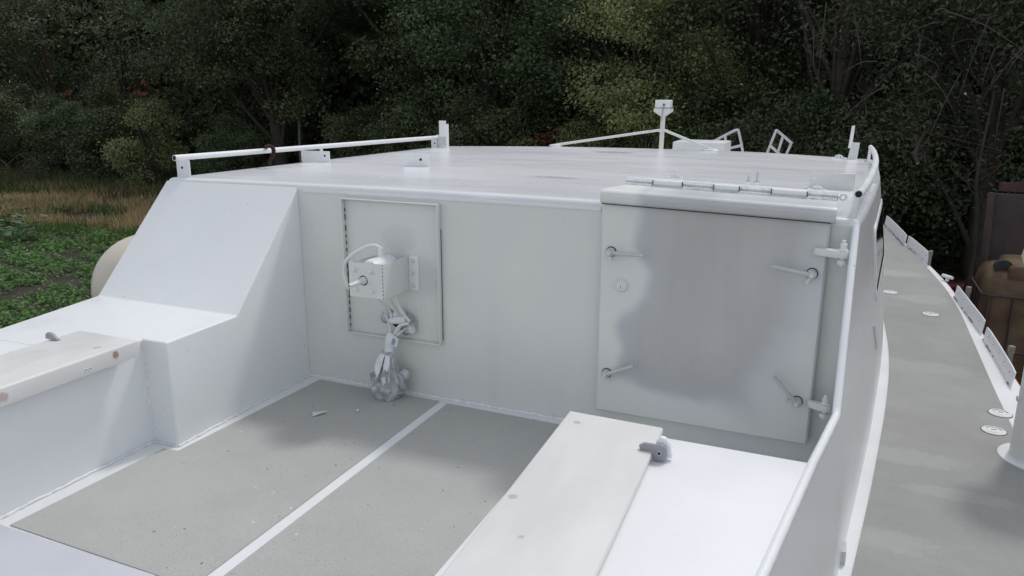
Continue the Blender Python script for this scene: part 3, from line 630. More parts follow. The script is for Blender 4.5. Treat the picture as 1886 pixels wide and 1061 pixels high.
def rplate(name, x0, x1, y, z0, z1, mat, par, th=.008, hole=None, **k):
    o = MB().box(x0, x1, y, y+th, z0, z1).build(name, mat, par, bevel=.002)
    if hole:
        for hx_, hz_ in hole: MB().lathe([(.0075, y-.0008), (.0075, y+.0005)], (hx_, 0, hz_), 'Y', 12).build('bolt_hole', m_dark, o)
    return o
rplate('post_plate', a[0]+.004, a[0]+.098, 3.205, zr(-3.4, 3.2)-.005, a[2]-.010, m_white, rl, hole=[(a[0]+.045, 1.083)])
q = rail_at(.44); MB().tube([(q[0], q[1], q[2]), (q[0]+.004, q[1], zr(q[0], q[1])-.01)], .011, 12).build('post', m_white, rl)
rplate('post_plate', c[0]-.055, c[0]+.0, 6.06, zr(-3.3, 6.06)-.005, c[2]+.012, m_white, rl, hole=[(c[0]-.02, c[2]-.05)])
# L bracket and upright at forward left
ub = empty('roof_upright', (c[0], 6.1, 1.02), parent=boat)
u0, u1 = on_y(812, 222, 6.08), on_y(825, 271, 6.08)
MB().box(c[0]-.012, u1.x-.004, 6.075, 6.085, 1.005, c[2]+.022).build('foot_plate', m_bulk, ub, bevel=.002)
MB().box(u0.x-.002, u1.x, 6.045, 6.053, u0.z-.14, u0.z).build('upright', m_white, ub, bevel=.002); MB().box(u1.x-.006, u1.x, 6.054, 6.10, 1.005, u0.z-.03).build('web', m_white, ub)
def wing(x, y, s=1.0):
    z = zr(x, y); e = empty('clamp_fitting', (x, y, z), parent=boat)
    MB().tube([(x-.035*s, y, z+.002), (x-.018*s, y, z+.022*s), (x+.018*s, y, z+.022*s), (x+.035*s, y, z+.002)], .007*s, 8).build('yoke', m_weld, e)
    MB().lathe([(.010*s, z), (.010*s, z+.018*s), (.006*s, z+.019*s), (.006*s, z+.034*s)], (x, y, 0), 'Z', 8).build('nut', m_weld, e)
    lump('weld_blob', (x-.045*s, y, z+.003), (.014*s, .014*s, .008*s), m_weld, e, x*10, 2); lump('weld_blob', (x+.045*s, y, z+.003), (.014*s, .014*s, .008*s), m_weld, e, x*7, 2)
wing(-.86, 4.28, .75); wing(-.115, 4.06, .8); wing(-.05, 6.33, .9); wing(u1.x-.01, 6.02, .6)
for x, y, h in ((-.425, 4.30, .055), (-.470, 4.30, .028)):
    e = MB().lathe([(.016, zr(x, y)), (.014, zr(x, y)+.005), (.0055, zr(x, y)+.006), (.0055, zr(x, y)+h)], (x, y, 0), 'Z', 10).build('stud', m_steel, boat)
# flat plates
p0, p1 = on_y(554, 277, 4.30), on_y(606, 300, 4.34)
rplate('lashing_plate', on_y(554, 277, 4.34).x, on_y(606, 277, 4.34).x, 4.34, zr(-3.3, 4.34)-.004, on_y(580, 278, 4.34).z, m_white, boat, hole=[(on_y(598, 287, 4.34).x, on_y(598, 287, 4.34).z)])
cb = MB(); y = 4.22; xa, xm, xb = on_y(741, 284, y).x, on_y(757, 284, y).x, on_y(783, 285, y).x; zt_ = on_y(760, 284, y).z; zb_ = zr(-2.5, y)-.004
cb.box(xa, xm, y+.02, y+.028, zb_, zt_); cb.box(xm-.006, xm+.002, y+.0285, y+.09, zb_, zt_-.002)
cb = MB().prism([(xa, y+.01), (xm, y+.055), (xb, y+.05), (xb, y+.043), (xm+.002, y+.047), (xa+.006, y+.004)], 'Z', zb_, zt_); ck = cb.build('corner_cleat', m_white, boat, bevel=.002)
for u, v in ((749, 294), (775, 294)):
    q = on_y(u, v, y+(.028 if u < 760 else .044)); MB().lathe([(.008, q.y-.004), (.008, q.y+.004)], (q.x, 0, q.z), 'Y', 12).build('bolt_hole', m_dark, ck)
y = 4.16; xa, xb = on_y(1490, 330, y).x, on_y(1575, 330, y).x
pr = rplate('lashing_plate', xa, xb, y, zr(-.1, y)-.004, on_y(1530, 319, y).z, m_bulk, boat)
q = on_y(1500, 328, y); MB().lathe([(.009, y-.0008), (.009, y+.0005)], (q.x, 0, q.z), 'Y', 14).build('bolt_hole', m_white, pr)
# eye on the hinge strip end
q = on_y(1553, 363, 3.30); mbx = MB(); mbx.tube([(q.x+.011*math.cos(a_), 3.30, q.z+.011*math.sin(a_)) for a_ in [2*math.pi*k/16 for k in range(17)]], .0045, 8, caps=False); mbx.tube([(q.x-.03, 3.30, q.z+.002), (q.x-.011, 3.30, q.z)], .006, 8); mbx.build('ring_eye', m_white, door)
# forward right upright
ur = empty('roof_upright', (.03, 6.35, 1.0), parent=boat); yq = 6.32
def X(u, v): return on_y(u, v, yq)
MB().add([X(1569, 262), X(1584, 263), X(1578, 296), X(1560, 296)]+[X(*q)+Vector((0, .008, 0)) for q in ((1569, 262), (1584, 263), (1578, 296), (1560, 296))], [(0, 1, 2, 3), (7, 6, 5, 4), (0, 4, 5, 1), (1, 5, 6, 2), (2, 6, 7, 3), (3, 7, 4, 0)]).build('foot_plate', m_bulk, ur)
vs = [X(1569, 232)+Vector((0, -.012, 0)), X(1575, 231)+Vector((0, -.012, 0)), X(1569, 272)+Vector((0, -.012, 0)), X(1562, 273)+Vector((0, -.012, 0))]; vs += [q+Vector((0, .008, 0)) for q in vs]
MB().add(vs, [(0, 1, 2, 3), (7, 6, 5, 4), (0, 4, 5, 1), (1, 5, 6, 2), (2, 6, 7, 3), (3, 7, 4, 0)]).build('upright', m_white, ur)
# curved rail on the right roof edge
rr_ = empty('handrail', (.12, 4.6, 1.03), parent=boat); rr_['label'] = 'curved white handrail along the right roof edge'
pts = [(.058, 3.19, 1.121), (.085, 3.5, 1.118), (.118, 4.02, 1.114), (.148, 4.6, 1.109), (.166, 5.2, 1.105), (.170, 5.9, 1.10), (.160, 6.35, 1.097)]
pth = bez(pts, 6); MB().tube(pth, .0165, 14).build('pipe', m_white, rr_, smooth=70); hollow_end(pth[0], pth[0]-pth[1], .0165, rr_)
for (x, y, z), dx in ((pts[0], -.012), (pts[3], .012), (pts[6], -.004)):
    MB().tube([(x, y+.012, z-.008), (x+dx, y+.02, zr(x, y)-.012)], .0115, 12).build('post', m_white, rr_)
for y in (3.45, 3.9, 4.3, 4.8, 5.3):
    lump('weld_blob', (xeR(y)-.02, y, zr(xeR(y), y)-.002), (.006, .006, .004), m_weld, boat, y, 2)
# side window
def wallpt(y, z):
    tx, tz_ = topR(y); bx = baseR(y); t = (z-ZD)/(tz_-ZD); return bx+(tx-bx)*t+.018*math.sin(math.pi*t)
def wpanel(y0, y1, z0, z1, off, r):
    pl = []
    for cy_, cz_, a0 in ((y1-r, z1-r, 0), (y0+r, z1-r, 90), (y0+r, z0+r, 180), (y1-r, z0+r, 270)):
        for k in range(6):
            q = R(a0+18*k); pl.append((cy_+r*math.cos(q), cz_+r*math.sin(q)))
    return [Vector((wallpt(y, z)+off, y, z)) for y, z in pl]
win = MB(); o1 = wpanel(4.02, 5.2, .50, .87, .006, .07); i1 = wpanel(4.06, 5.16, .535, .84, .006, .05); o0 = wpanel(4.02, 5.2, .50, .87, -.004, .07)
n = len(o1); win.add(o1+i1+o0, [(k, (k+1) % n, n+(k+1) % n, n+k) for k in range(n)]+[(k, 2*n+k, 2*n+(k+1) % n, (k+1) % n) for k in range(n)])
wf = win.build('window_frame', m_white, boat); MB().add(wpanel(4.05, 5.17, .525, .85, .0035, .055), [tuple(range(24))]).build('pane', m_glass, wf)
# drain channel strip on wall
MB().tube([(wallpt(3.9, .42)+.004, 3.9, .42), (wallpt(4.25, .2)+.004, 4.25, .20)], .007, 8).build('drip_strip', m_white, boat)
MB().box(baseR(2.9)-.02, baseR(2.9)+.012, 2.86, 2.94, ZD, ZD+.055, ).build('scupper', m_steel, boat)
# ------------------------------------------------------------------ mast
ymz = 7.0
ma = empty('mast', (-1.55, ymz, .5), parent=boat)
mt = lambda u, v: on_y(u, v, ymz)
b0 = mt(1217, 300); b1 = mt(1222, 205)
MB().tube([(b0.x-.012, ymz, .5), b1], .021, 4).build('pole', m_bulk, ma, smooth=20)
h0, h1 = mt(1209, 184), mt(1236, 199)
hl = MB().box(h0.x, h1.x, ymz-.05, ymz+.06, h1.z+.001, h0.z).build('lamp_box', m_weld, ma, bevel=.008)
MB().box(h0.x-.006, h1.x+.006, ymz-.056, ymz+.066, h1.z-.007, h1.z).build('lid_seam', m_steel, ma)
h2 = mt(1209, 210); z2 = mt(1222, 210).z
MB().add([(h0.x-.008, ymz-.055, h1.z-.008), (h1.x+.008, ymz-.055, h1.z-.008), (h1.x+.008, ymz+.065, h1.z-.008), (h0.x-.008, ymz+.065, h1.z-.008), (h0.x-.008, ymz-.055, h1.z-.03), (h1.x+.008, ymz-.055, h1.z-.03), (h1.x+.008, ymz+.065, h1.z-.03), (h0.x-.008, ymz+.065, h1.z-.03),
          (b1.x-.02, ymz-.02, z2-.02), (b1.x+.02, ymz-.02, z2-.02), (b1.x+.02, ymz+.02, z2-.02), (b1.x-.02, ymz+.02, z2-.02)],
         [(0, 1, 2, 3), (0, 4, 5, 1), (1, 5, 6, 2), (2, 6, 7, 3), (3, 7, 4, 0), (4, 8, 9, 5), (5, 9, 10, 6), (6, 10, 11, 7), (7, 11, 8, 4), (8, 11, 10, 9)]).build('funnel_base', m_bulk, ma, smooth=20)
MB().lathe([(.009, ymz-.06), (.009, ymz-.05)], (b1.x+.012, 0, h1.z+.03), 'Y', 10).build('gland', m_black, ma)
MB().tube(bez([(b1.x+.012, ymz-.058, h1.z+.03), (b1.x+.006, ymz-.066, h1.z-.03), (b1.x-.002, ymz-.045, z2-.02), (b1.x-.004, ymz-.03, z2-.06)], 5), .004, 8).build('wire', m_alu, ma)
cl = mt(1219, 240); MB().lathe([(.034, cl.z-.016), (.034, cl.z+.012)], (cl.x, ymz, 0), 'Z', 10).build('collar', m_bulk, ma); MB().box(cl.x-.05, cl.x+.055, ymz-.012, ymz+.012, cl.z-.006, cl.z+.006).build('collar_lug', m_weld, ma)
for u, v in ((1024, 270), (1310, 277)):
    for yy in (6.55,):
        f = on_y(u, v, yy); f.z = zr(f.x, yy)+.012
        MB().tube([(cl.x+(.03 if u > 1200 else -.03), ymz-.01, cl.z), f], .012, 10).build('stay', m_bulk, ma)
        lump('stay_foot', (f.x, yy, zr(f.x, yy)+.006), (.06, .03, .012), m_weld, ma, u*.1, 2)
# locker box and bow rails
q0, q1 = on_y(1239, 261, 7.9), on_y(1335, 263, 7.9); q2 = on_y(1346, 257, 8.3)
bxm = MB().box(q0.x, q1.x, 7.9, 8.35, .52, q0.z).build('deck_box', m_bulk, boat, bevel=.008)
def bowrail(segs, y):
    e = empty('bow_ladder_rail', tuple(on_y(*segs[0][0], y)), parent=boat)
    for s in segs:
        MB().tube(bez([on_y(u, v, y+k*.04) for k, (u, v) in enumerate(s)], 4) if len(s) > 2 else [on_y(u, v, y) for u, v in s], .016, 10).build('rail', m_pulp, e, smooth=70)
bowrail([[(1300, 268), (1330, 252), (1352, 241), (1358, 240), (1361, 244), (1369, 285), (1370, 300)], [(1330, 281), (1345, 273), (1366, 268)], [(1336, 250), (1336, 262)]], 9.8)
bowrail([[(1408, 296), (1415, 277), (1428, 244), (1430, 241), (1434, 243), (1456, 262), (1457, 264), (1452, 276), (1444, 292)], [(1442, 252), (1429, 292)], [(1418, 268), (1436, 284)]], 9.8)
# hook hanging on the left rail (a thing of its own)
hk = bez([on_y(u, v, yy) for u, v, yy in ((487, 276, 3.93), (490, 271, 3.925), (496, 269, 3.88), (502, 272, 3.84), (504, 280, 3.83), (500, 291, 3.83), (497, 298, 3.835), (496, 303, 3.84))], 6)
tag(MB().tube(hk, .0125, 10).build('hook', m_brownhook, None, smooth=70), 'brown bent hook hanging over the left handrail', 'hook')

# ------------------------------------------------------------------ deck and hull
hb = smooth_itp([(-4, 2.3), (0, 2.66), (3, 2.81), (4.2, 2.83), (5.2, 2.825), (5.8, 2.80), (6.58, 2.755), (8, 2.70), (9.2, 2.57), (11.5, 2.26), (14, 1.45), (15.5, .75), (16.6, .03)], .35)
ys = np.linspace(-3.2, 16.6, 90)
MB().add([p for y in ys for p in ((XC-hb(y), y, ZD), (XC, y, ZD+.0), (XC+hb(y), y, ZD))], [(j*3+i, j*3+i+1, (j+1)*3+i+1, (j+1)*3+i) for j in range(89) for i in range(2)]).build('deck', m_deckw, boat)
ins = smooth_itp([(-2.5, -.62), (0, -.20), (.8, -.08), (1.6, .02), (2.2, .105), (2.8, .175), (3.54, .256), (4.5, .345), (5.17, .392), (5.76, .411), (6.4, .404), (7, .38), (8.5, .25), (11, -.1)], .2)
ous = smooth_itp([(-2.5, .45), (0, .72), (1.5, .86), (3, .945), (4, .965), (4.54, .966), (5.12, .965), (6.28, .978), (7, .985), (7.745, .962), (8.93, .857), (9.6, .78), (11.36, .555), (12.5, .3)], .15)
ys2 = np.linspace(-2.5, 11.6, 80)
for s in (1, -1):
    mb = MB(); top = [(XC+s*(ins(y)-XC), y, ZD+.004) for y in ys2]+[(XC+s*(ous(y)-XC), y, ZD+.004) for y in ys2[::-1]]; k = len(ys2)
    mb.add(top, [(i, i+1, 2*k-2-i, 2*k-1-i) for i in range(k-1)]); mb.build('deck_nonslip', m_sdeck, boat)
mb = MB(); vs = []
for y in ys:
    h = hb(y)
    for s, t in ((-1, 0), (-1, .35), (-1, .8), (0, 1), (1, .8), (1, .35), (1, 0)):
        vs.append((XC+s*h*{0: 1.0, .35: .96, .8: .72, 1: 0}[t], y-max(0, y-13)*.25*t, ZD-.004-t*(1.93)))
mb.add(vs, [(j*7+i, j*7+i+1, (j+1)*7+i+1, (j+1)*7+i) for j in range(89) for i in range(6)]+[tuple(range(7))]); mb.build('hull', m_white, boat, smooth=60)
for s in (1, -1):
    MB().tube([(XC+s*(hb(y)+.004), y, ZD-.018) for y in ys], .013, 10).build('rub_rail', m_red, boat, smooth=70)
m_pin = paint('worn_brass', (.26, .24, .21), (.18, .16, .14), rough=.4, nscale=20)
# toe plates, pins, caps
def on_z(u, v, z):
    d = img_ray(u, v); t = (z-1.5)/d.z; return Vector((d.x*t, d.y*t, z))
for (u0_, v0_), (u1_, v1_), hh in (((1629, 414), (1665, 453), .13), ((1669, 452), (1708, 488), .12), ((1757, 547), (1806, 615), .11), ((1810, 626), (1860, 714), .105)):
    A, B = on_z(u0_, v0_, ZD), on_z(u1_, v1_, ZD); nn = 10; vs = []; d = (B-A).normalized(); nrm = Vector((-d.y, d.x, 0)) if -d.y > 0 else Vector((d.y, -d.x, 0))
    mid_off = hb((A.y+B.y)/2)-(hb(A.y)+hb(B.y))/2
    for k in range(nn+1):
        t = k/nn; p = A.lerp(B, t)+Vector((4*t*(1-t)*mid_off, 0, 0)); c_ = .006 if k in (0, nn) else 0
        for th in (0, .008): vs += [p+nrm*th, p+nrm*(th+.012)+Vector((0, 0, hh-c_))]
    m_ = 4; o = MB().add(vs, [q for j in range(nn) for q in ((j*m_, j*m_+1, j*m_+5, j*m_+4), (j*m_+2, j*m_+6, j*m_+7, j*m_+3), (j*m_+1, j*m_+3, j*m_+7, j*m_+5))]+[(0, 2, 3, 1), (nn*m_, nn*m_+1, nn*m_+3, nn*m_+2)]).build('toe_plate', m_white, boat)
    for k in range(5):
        mbb = MB(); t = .12+.19*k; p = A.lerp(B, t)+Vector((4*t*(1-t)*mid_off, 0, 0))-nrm*.001+Vector((0, 0, hh*.62)); mbb.lathe([(.006, -.004), (.006, .004)], p+nrm*.006, 'X', 8); mbb.build('rivet', m_steel, o)
    w = 0
    while w < .93:
        L = random.uniform(.01, .05); p, p2 = (A.lerp(B, w)+Vector((4*w*(1-w)*mid_off, 0, 0)))-nrm*.003, (A.lerp(B, w+L)+Vector((4*(w+L)*(1-w-L)*mid_off, 0, 0)))-nrm*.003
        if random.random() < .45: MB().tube([p+Vector((0, 0, .006)), p2+Vector((0, 0, .006))], .0025, 6).build('rusty_seam', m_rusty, o)
        w += L+random.uniform(.005, .03)
for u, v, z in ((1711, 488, 0), (1780, 560, 0), (1857, 678, 0)):
    p = on_z(u, v, ZD); MB().lathe([(.016, ZD), (.016, ZD+.10), (.021, ZD+.102), (.021, ZD+.15), (.016, ZD+.153)], p.xy.to_3d(), 'Z', 10).build('stanchion_socket', m_pin, boat, smooth=30)
p = on_z(1744, 518, ZD); MB().lathe([(.016, ZD), (.014, ZD+.03), (.02, ZD+.035), (.02, ZD+.045)], p.xy.to_3d(), 'Z', 12).build('fairlead_foot', m_white, boat); MB().tube([p+Vector((-.035, .05, .045)), p+Vector((.035, -.05, .045))], .016, 10).build('fairlead_bar', m_white, boat)
for (u, v), r in (((1639, 539), .062), ((1714, 580), .062), ((1842, 763), .058), ((1830, 795), .058)):
    p = on_z(u, v, ZD); r *= 1.0
    cpk = MB().lathe([(r, ZD+.002), (r, ZD+.007), (r*.93, ZD+.010), (r*.80, ZD+.010), (r*.78, ZD+.008), (r*.6, ZD+.008), (r*.55, ZD+.011), (.003, ZD+.012)], p.xy.to_3d(), 'Z', 32).build('deck_cap', m_white, boat, smooth=30)
    MB().lathe([(r*1.04, ZD+.0045), (r*1.06, ZD+.0055)], p.xy.to_3d(), 'Z', 32).build('cap_rim', m_black, cpk)
    mbk = MB(); mbk.box(p.x-.012, p.x+.012, p.y-.004, p.y+.004, ZD+.0115, ZD+.0135); mbk.tube([(p.x+r*.68*math.cos(a_), p.y+r*.68*math.sin(a_), ZD+.0085) for a_ in np.linspace(.3, 2.6, 14)], .0022, 6); mbk.build('key_slot', m_alu, cpk)
# mushroom ventilator at the right deck edge
vx, vy = 1.018, 4.17
ve = empty('mushroom_vent', (vx, vy, ZD), parent=boat)
MB().lathe([(.178, ZD+.003), (.178, ZD+.010), (.165, ZD+.014), (.13, ZD+.016)], (vx, vy, 0), 'Z', 48).build('flange', m_white, ve)
MB().lathe([(.129, ZD+.012), (.128, .74)], (vx, vy, 0), 'Z', 48).build('tube', m_bulk, ve)
MB().lathe([(.13, .74), (.20, .71), (.215, .75), (.20, .84), (.14, .90), (.06, .93), (.004, .935)], (vx, vy, 0), 'Z', 40).build('cowl', m_cream, ve, smooth=50)
mbp = MB().add([(vx+.131*math.cos(a_), vy+.131*math.sin(a_), z) for z in (.02, .33) for a_ in np.linspace(R(-150), R(-95), 9)], [(i, i+1, 9+i+1, 9+i) for i in range(8)]).build('tan_cover', paint('tan_cover_paint', (.30, .26, .22), (.22, .18, .15), rough=.6), ve)
MB().tube(bez([(vx-.128, vy-.05, .07), (vx-.145, vy-.055, .06), (vx-.150, vy-.06, .085)], 4), .004, 8).build('small_hook', m_steel, ve)
# fender on the left side deck
fc_ = on_y(281, 529, 3.85)
fe = empty('ball_fender', (fc_.x, 3.85, fc_.z-.385), 'round cream ball fender standing on the left side deck behind the sloping box', 'fender')
MB().lathe([(.386*math.sin(math.pi*k/24)+.0005, -.386*math.cos(math.pi*k/24)) for k in range(25)], tuple(fc_), 'Z', 40).build('ball', m_cream, fe, smooth=80)
MB().lathe([(.05, .37), (.05, .42), (.03, .43)], tuple(fc_), 'Z', 16).build('eye', m_cream, fe)
# scraps on the floor
def scrap(name, pts, label, mat=m_paper):
    z = .0045; P3 = [on_z(u, v, z) for u, v in pts]; n = len(P3); h = [.001, .012, .003, .010, .002][:n]
    vs = [p+Vector((0, 0, a)) for p, a in zip(P3, h)]; vs += [v-Vector((0, 0, .0009)) for v in vs]
    return tag(MB().add(vs, [tuple(range(n)), tuple(range(2*n-1, n-1, -1))]+[(i, n+i, n+(i+1) % n, (i+1) % n) for i in range(n)]).build(name, mat), label, 'paper scrap')
scrap('paper_scrap', [(577, 759), (605, 761), (576, 768), (575, 764)], 'folded white paper scrap lying on the grey floor below the bulkhead corner')
scrap('paper_scrap', [(656, 756), (661, 756), (660, 760), (655, 759)], 'tiny white paper flake lying on the grey floor in front of the wrapped cable end')

# ================================================================== GROUND
tag(MB().grid(lambda u, v: (-600+1200*u, -600+1200*v, GZ), 2, 2).build('ground', m_soil, None), kind='structure')
tag(MB().prism([(2.0, 9.0), (6.5, 9.0), (6.5, 16.3), (1.2, 16.3)], 'Z', GZ-.05, GZ+.004).build('pavement', m_cobble), kind='structure')

def leaves_mesh(name, C, N, size, tint, aspect=.55, jitter=.62):
    """C: n x 3 centres; one rhombic leaf per centre"""
    n = len(C); nrm = RNG.normal(size=(n, 3))*jitter+N; nrm /= np.linalg.norm(nrm, axis=1)[:, None]+1e-9
    t = RNG.normal(size=(n, 3)); t -= nrm*(t*nrm).sum(1)[:, None]; t /= np.linalg.norm(t, axis=1)[:, None]+1e-9; b = np.cross(nrm, t)
    s = (size*RNG.uniform(.6, 1.3, n))[:, None]
    v = np.stack([C-t*s*.5, C+b*s*.5*aspect+nrm*s*.06, C+t*s*.5, C-b*s*.5*aspect+nrm*s*.06], 1).reshape(-1, 3)
    me = bpy.data.meshes.new(name); me.vertices.add(4*n); me.vertices.foreach_set('co', v.astype('f').ravel())
    me.loops.add(4*n); me.loops.foreach_set('vertex_index', np.arange(4*n, dtype='i')); me.polygons.add(n)
    me.polygons.foreach_set('loop_start', np.arange(0, 4*n, 4, dtype='i')); me.polygons.foreach_set('loop_total', np.full(n, 4, 'i'))
    me.update(calc_edges=True); at = me.attributes.new('tint', 'FLOAT', 'FACE'); at.data.foreach_set('value', tint.astype('f')); return me

def crown_points(nl, h0, h1, rad, nclump, per, spread, lobes=None, seed=0, droop=0):
    g = np.random.default_rng(seed)
    nlobe = lobes or 16; zc = g.uniform(h0, h1, nlobe); t = (zc-h0)/(h1-h0)
    rr = rad*np.sqrt(np.clip(1-(2*t-1)**2*.75, .1, 1)); a = g.uniform(0, 2*np.pi, nlobe); d = rr*np.sqrt(g.uniform(.1, 1, nlobe))*.75
    L = np.stack([d*np.cos(a), d*np.sin(a), zc], 1); lr = rad*g.uniform(.22, .42, nlobe)
    k = g.integers(0, nlobe, nclump); dirs = g.normal(size=(nclump, 3)); dirs /= np.linalg.norm(dirs, axis=1)[:, None]; dirs[:, 2] = dirs[:, 2]*.8+.1
    CC = L[k]+dirs*(lr[k]*g.uniform(.55, 1.08, nclump))[:, None]
    out_ = (g.normal(size=(nclump, per, 3))*np.array([spread, spread, spread*.55])+CC[:, None, :])
    if droop: out_[:, :, 2] -= droop*np.linalg.norm(out_[:, :, :2]-CC[:, None, :2], axis=2)
    lt = g.uniform(0, 1, nlobe); ct = .45*g.uniform(0, 1, nclump)+.45*lt[k]; ti = np.clip(ct[:, None]+g.normal(0, .12, (nclump, per)), 0, 1)
    N = np.repeat(dirs*.55+np.array([0, 0, .8]), per, axis=0)
    return out_.reshape(-1, 3), N, ti.ravel(), L, CC
def trunk_mesh(name, L, CC, h, r, seed, lean=0):
    g = random.Random(seed); mb = MB(); base = [Vector((0, 0, -.1)), Vector((g.uniform(-.1, .1), g.uniform(-.1, .1), h*.25)), Vector((g.uniform(-.25, .25)+lean*.5, g.uniform(-.25, .25), h*.55)), Vector((g.uniform(-.4, .4)+lean, g.uniform(-.4, .4), h*.95))]
    pth = bez(base, 5); mb.tube(pth, [r*1.25*(1-.75*i/len(pth))+.01 for i in range(len(pth))], 9)
    for l in L:
        l = Vector(l); k = max(1, min(len(pth)-2, int(len(pth)*max(.12, min(.85, (l.z-1.2)/h*.8))))); s = pth[k]
        m = s.lerp(l, .5)+Vector((g.uniform(-.2, .2), g.uniform(-.2, .2), g.uniform(-.1, .35))); q = bez([s, m, l], 4); mb.tube(q, [r*.34*(1-.8*i/len(q))+.006 for i in range(len(q))], 6)
    for c in CC[::max(1, len(CC)//70)]:
        c = Vector(c); l = Vector(min(L, key=lambda q: (Vector(q)-c).length)); mb.tube(bez([l, l.lerp(c, .5)+Vector((0, 0, .08)), c], 3), [.022, .019, .017, .014, .012, .010, .006], 5)
    me = bpy.data.meshes.new(name); me.from_pydata(mb.v, [], mb.f); me.shade_smooth(); me.materials.append(m_bark); return me
TYPES = {}
def make_type(key, mat, h0, h1, rad, nclump, per, spread, leaf, aspect, tr, seed, lobes=16, droop=0, th=None):
    C, N, ti, L, CC = crown_points(0, h0, h1, rad, nclump, per, spread, lobes, seed, droop)
    keep = C[:, 2] > .05; me = leaves_mesh(key+'_crown', C[keep], N[keep], leaf, ti[keep], aspect); me.materials.append(mat)
    TYPES[key] = (me, trunk_mesh(key+'_trunk', L, CC, th or h1, tr, seed))
make_type('oak', m_oak, 3.2, 11.5, 4.0, 640, 80, .30, .115, .6, .26, 1, 26)
make_type('broad', m_oak, 1.6, 11.0, 4.2, 660, 80, .32, .115, .6, .24, 2, 28)
make_type('low', m_oak, .7, 7.5, 3.2, 580, 76, .27, .10, .6, .16, 3, 22)
make_type('sparse', m_oak, .7, 7.5, 3.2, 150, 46, .30, .14, .6, .14, 13, 22)
make_type('willow', m_willow, 1.2, 10.0, 3.6, 780, 64, .26, .11, .34, .18, 4, 26, droop=.35)
make_type('yellow', m_lightl, 1.2, 5.6, 2.2, 440, 56, .20, .08, .55, .08, 5, 18)
make_type('shrub', m_oak, .3, 3.2, 1.7, 340, 64, .20, .09, .6, .06, 6, 12)
make_type('yshrub', m_yellow, .3, 2.6, 1.4, 250, 56, .18, .09, .5, .05, 8, 10)
make_type('russet', m_rustl, .6, 2.4, .8, 60, 30, .16, .10, .55, .04, 9, 6)
def tree(key, x, y, s=1, rz=0, label=None, cat='tree', group=None, name='tree', sz=None):
    e = empty(name, (x, y, GZ), label, cat, group); e.rotation_euler = (0, 0, rz); e.scale = (s, s, sz or s)
    for nm, me in (('crown', TYPES[key][0]), ('trunk', TYPES[key][1])):
        o = bpy.data.objects.new(nm, me); COL.objects.link(o); o.parent = e
    return e
GT = 'trees at the edge of the wood'
FRONT = [
 ('broad', -41, 27, 1.0, .3, 'large dark tree at the far left edge of the wood'),
 ('sparse', -34.5, 25.5, 1.05, 1.0, 'low dark tree right behind the brushwood heap at the field end'),
 ('sparse', -28.5, 24.6, 1.0, 2.2, 'low dense tree behind the strip of dry grass'),
 ('oak', -19.4, 23.2, 1.0, .4, 'tall tree with a thick bare brown trunk beside the thin grey pole'),
 ('broad', -23.8, 26.5, 1.05, 4.0, 'dark green tree behind the yellowish bush beside the left handrail'),
 ('oak', -14.5, 25.5, 1.08, 3.3, 'dark tree just right of the thin grey pole'),
 ('broad', -10.4, 22.5, .95, 5.2, 'dense dark oak behind the forward left roof upright'),
 ('broad', -7.0, 23.0, 1.0, 2.4, 'grey green tree left of the yellowing tree, above the mast stay'),
 ('broad', -2.2, 21.0, .95, .9, 'dark tree behind the bow ladder rails'),
 ('willow', -.4, 18.2, 1.0, 1.7, 'willowy tree with narrow grey leaves above the right handrail'),
 ('willow', 2.6, 17.6, 1.0, 0, 'willowy tree with bare twigs at the top right'),
 ('willow', 5.2, 16.5, 1.05, 5.5, 'willowy tree behind the rusty steel panel'),
]
FT = [tree(key, x, y, s, rz, lb, group=GT) for key, x, y, s, rz, lb in FRONT]
tree('yellow', -4.6, 18.9, 1.1, .5, 'yellowing light green tree behind the mast lamp')
tree('yellow', -3.4, 19.8, .8, 2.5, 'smaller yellowing tree right of the mast lamp')
tree('russet', -7.0, 19.9, 1.15, .5, 'small russet brown bush under the yellowing tree', 'bush', name='bush')
GB = 'bushes under the trees'
for key, x, y, s, rz, lb in [
 ('yshrub', -23.6, 21.0, 1.15, .2, 'yellow green bush at the start of the left handrail'), ('yshrub', -6.1, 19.0, 1.0, 1.2, 'olive bush behind the left mast stay'),
 ('yshrub', -7.8, 19.6, .85, 2.2, 'olive bush left of the russet bush'), ('shrub', -33.5, 22.8, 1.1, 2, 'dark bush behind the brushwood heap'), ('shrub', -30.3, 22.6, 1.0, 3, 'dark bush behind the left end of the dry grass'),
 ('shrub', -27, 22.4, 1.1, 4, 'dark bush behind the middle of the dry grass'), ('shrub', -20.8, 22.2, .8, 5, 'dark bush at the foot of the bare brown trunk'), ('shrub', -15.4, 22.6, .9, .6, 'dark bush right of the grey pole'),
 ('shrub', -12.6, 21.4, 1.0, 1.7, 'dark bush behind the middle of the left handrail'), ('shrub', -9.6, 19.8, 1.0, 2.9, 'dark bush behind the forward left upright'), ('shrub', -2.6, 18.6, 1.1, 3.3, 'dark bush behind the white deck box'),
 ('shrub', -.6, 17.6, 1.05, 4.4, 'dark bush between the bow rails and the right upright'), ('shrub', 1.3, 18.8, 1.1, 5.4, 'dark bush behind the right handrail'), ('shrub', 3.1, 19.2, 1.1, .1, 'dark bush behind the thin bare trunk'), ('shrub', 4.8, 18.6, 1.1, 1.1, 'dark bush behind the leaning steel panel')]:
    tree(key, x, y, s, rz, lb, 'bush', GB, 'bush')
